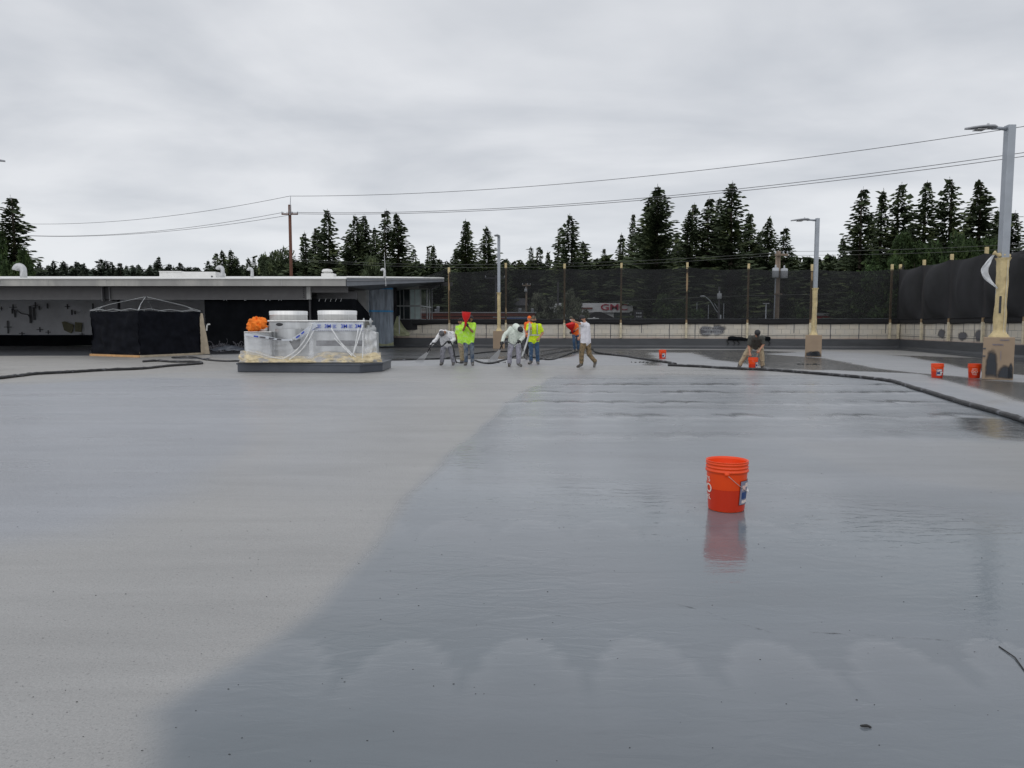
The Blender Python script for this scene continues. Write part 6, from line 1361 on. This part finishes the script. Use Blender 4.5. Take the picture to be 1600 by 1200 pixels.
o = MB().tube(smoothpath([A(827.6, 504, 26.9), A(827, 513, 26.88), A(825.5, 526, 26.8), A(821.5, 540, 26.6), A(815.5, 557, 26.2)], 8), .032, 10).build('hose_sleeve', 'hose_white', smooth=True); tag(o, 'pale thick hose held upright by the yellow vest man, sloping to the deck', 'hose')
# 7 orange shirt with red funnel by the far wall
P7, J7 = person(39.5, dict(head=(893, 498, -.05), neck=(895.5, 502), chest=(898, 508), pel=(899.5, 521), shL=(894, 505, -.1), shR=(901, 505.5, .1), elL=(893, 512, -.3), wrL=(892.3, 518, -.45), elR=(903, 513, -.1), wrR=(898, 517, -.4), hipL=(897, 522.5), hipR=(902, 522.5), knL=(896.8, 534.5, -.1), knR=(903, 534.5, .1), ankL=(898, 546), ankR=(904, 546, .15), toeL=(895.5, 549.6, -.1), toeR=(902, 549, .05)),
  'far worker in orange shirt and jeans with white mask holding a red funnel', 'skin', top_m='orange_shirt', bottom_m='jeans', mask='mask_white', gloves='black', headgear='cap_tan', look=(-.9, -.5, -.1))
funnel(A(891.2, 505.5, 38.9), (-.25, -.15, 1), .25, .56, 'wide red funnel held by the far orange shirted worker')
# 8 striding man in white T-shirt
P8, J8 = person(25.2, dict(head=(910.5, 498.3, -.02), neck=(914.8, 505), chest=(915, 512), pel=(915.5, 533.5), shL=(911.5, 508.5, -.12), shR=(917.5, 508.5, .14), elL=(906.5, 505.8, -.32), wrL=(898.5, 502.7, -.42), elR=(908, 519, .15), wrR=(905.5, 526.5, .0), hipL=(912, 536, -.07), hipR=(918.5, 536, .07),
  knL=(908.5, 552.5, -.1), knR=(920.5, 553.5, .05), ankL=(908.6, 568, -.05), ankR=(930, 565, .08), toeL=(902.5, 573, -.10), toeR=(928.5, 572.5, .0)), 'striding man in long white T-shirt and khaki trousers, one arm raised forward', 'skin', top_m='tee_white', bottom_m='khaki', mask='black', look=(-1, -.35, 0), baggy=1.1, hem=.0, headgear='black')
# 9 stooping man over bucket
P9, J9 = person(24.3, dict(head=(1183.5, 521, -.48), neck=(1182.5, 525.5, -.28), chest=(1181.5, 528.5, -.02), pel=(1180.5, 540.5, .38), shL=(1173, 527.8, -.20), shR=(1191, 527.8, -.20), elL=(1169.8, 540.5, -.12), wrL=(1171.8, 551.5, -.22), elR=(1192.8, 538.5, -.15), wrR=(1187, 547, -.3), hipL=(1174, 541, .30), hipR=(1188, 541, .30),
  knL=(1164.5, 555, .12), knR=(1190.5, 555, .1), ankL=(1155.5, 571, .12), ankR=(1191.5, 572, .05), toeL=(1153.5, 574.5, -.02), toeR=(1194.5, 576, -.08)), 'stooping man in dark grey shirt and black cap stirring an orange bucket', 'skin', top_m='tee_grey', bottom_m='khaki_pale', headgear='black', look=(0, -.5, -.85), baggy=1.05)
o = MB().tube([A(1186, 545, 23.9), A(1181, 562, 24.35)], .013, 6).build('stir_stick', 'timber_pale'); tag(o, 'thin stirring stick in the stooping man hand', 'stick')
# spray guns, their hoses and the mist
def gun(h, d, label):
    root = thing('spray_gun', h, label, 'spray gun', 'spray guns'); d = Vector(d).normalized()
    MB().tube([h-d*.10, h+d*.16], [.028, .022], 8).build('barrel', 'black', root, True)
    MB().tube([h, h+Vector((.02, 0, -.14))], .018, 6).build('grip', 'black', root, True)
    MB().tube([h+d*.16, h+d*.21], [.03, .014], 8).build('nozzle', 'dark_steel', root, True)
h1 = A(671.5, 542.5, 26.1); gun(h1, (-.25, -.1, -.6), 'spray gun in the gloved hand of the left white suited sprayer')
h4 = A(784, 538, 25.25); gun(h4, (-.2, -.1, -.6), 'spray gun in the gloved hand of the middle hooded sprayer')
o = MB().tube(smoothpath([h1+Vector((.05, 0, .02)), A(677, 536, 26.2), A(690, 541, 26.1), A(700, 533, 26.05), A(707, 540, 26.2), A(710, 553, 26.3), G(713, 566.5)+Vector((0, 0, .03)), G(722, 568)+Vector((0, 0, .03)), G(726, 563)+Vector((0, 0, .03))], 8), .026, 8).build('gun_hose', 'hose', smooth=True); tag(o, 'black hose hanging from the left sprayer gun down beside his leg', 'hose')
o = MB().tube(smoothpath([h4+Vector((.05, 0, .02)), A(791, 533, 25.3), A(803, 539, 25.2), A(812, 533, 25.3), A(817, 545, 25.9), G(822, 562)+Vector((0, 0, .03)), G(846, 562.5)+Vector((0, 0, .03))], 8), .022, 8).build('gun_hose', 'hose', smooth=True); tag(o, 'black hose looping from the middle sprayer gun across the waist', 'hose')
def mist(p, q, r, label):
    m = bpy.data.materials.new('spray mist'); m.use_nodes = True; t = m.node_tree; N = t.nodes; N.remove(N['Principled BSDF'])
    v = N.new('ShaderNodeVolumePrincipled'); v.inputs['Color'].default_value = (.9, .9, .9, 1); v.inputs['Density'].default_value = .42
    t.links.new(v.outputs[0], N['Material Output'].inputs['Volume'])
    d = (q-p); mb = MB().tube([p, p.lerp(q, .3), p.lerp(q, .7), q], [.02, .02+r*.3, .02+r*.65, r], 16); o = mb.build('spray_mist', m); tag(o, label, 'spray mist', kind='stuff')
mist(h1+Vector((-.04, -.02, -.15)), G(655, 566)+Vector((0, 0, .02)), .13, 'thin pale fan of spray from the left gun')
mist(h4+Vector((-.04, -.02, -.15)), G(768, 568)+Vector((0, 0, .02)), .16, 'thin pale fan of spray from the middle gun')
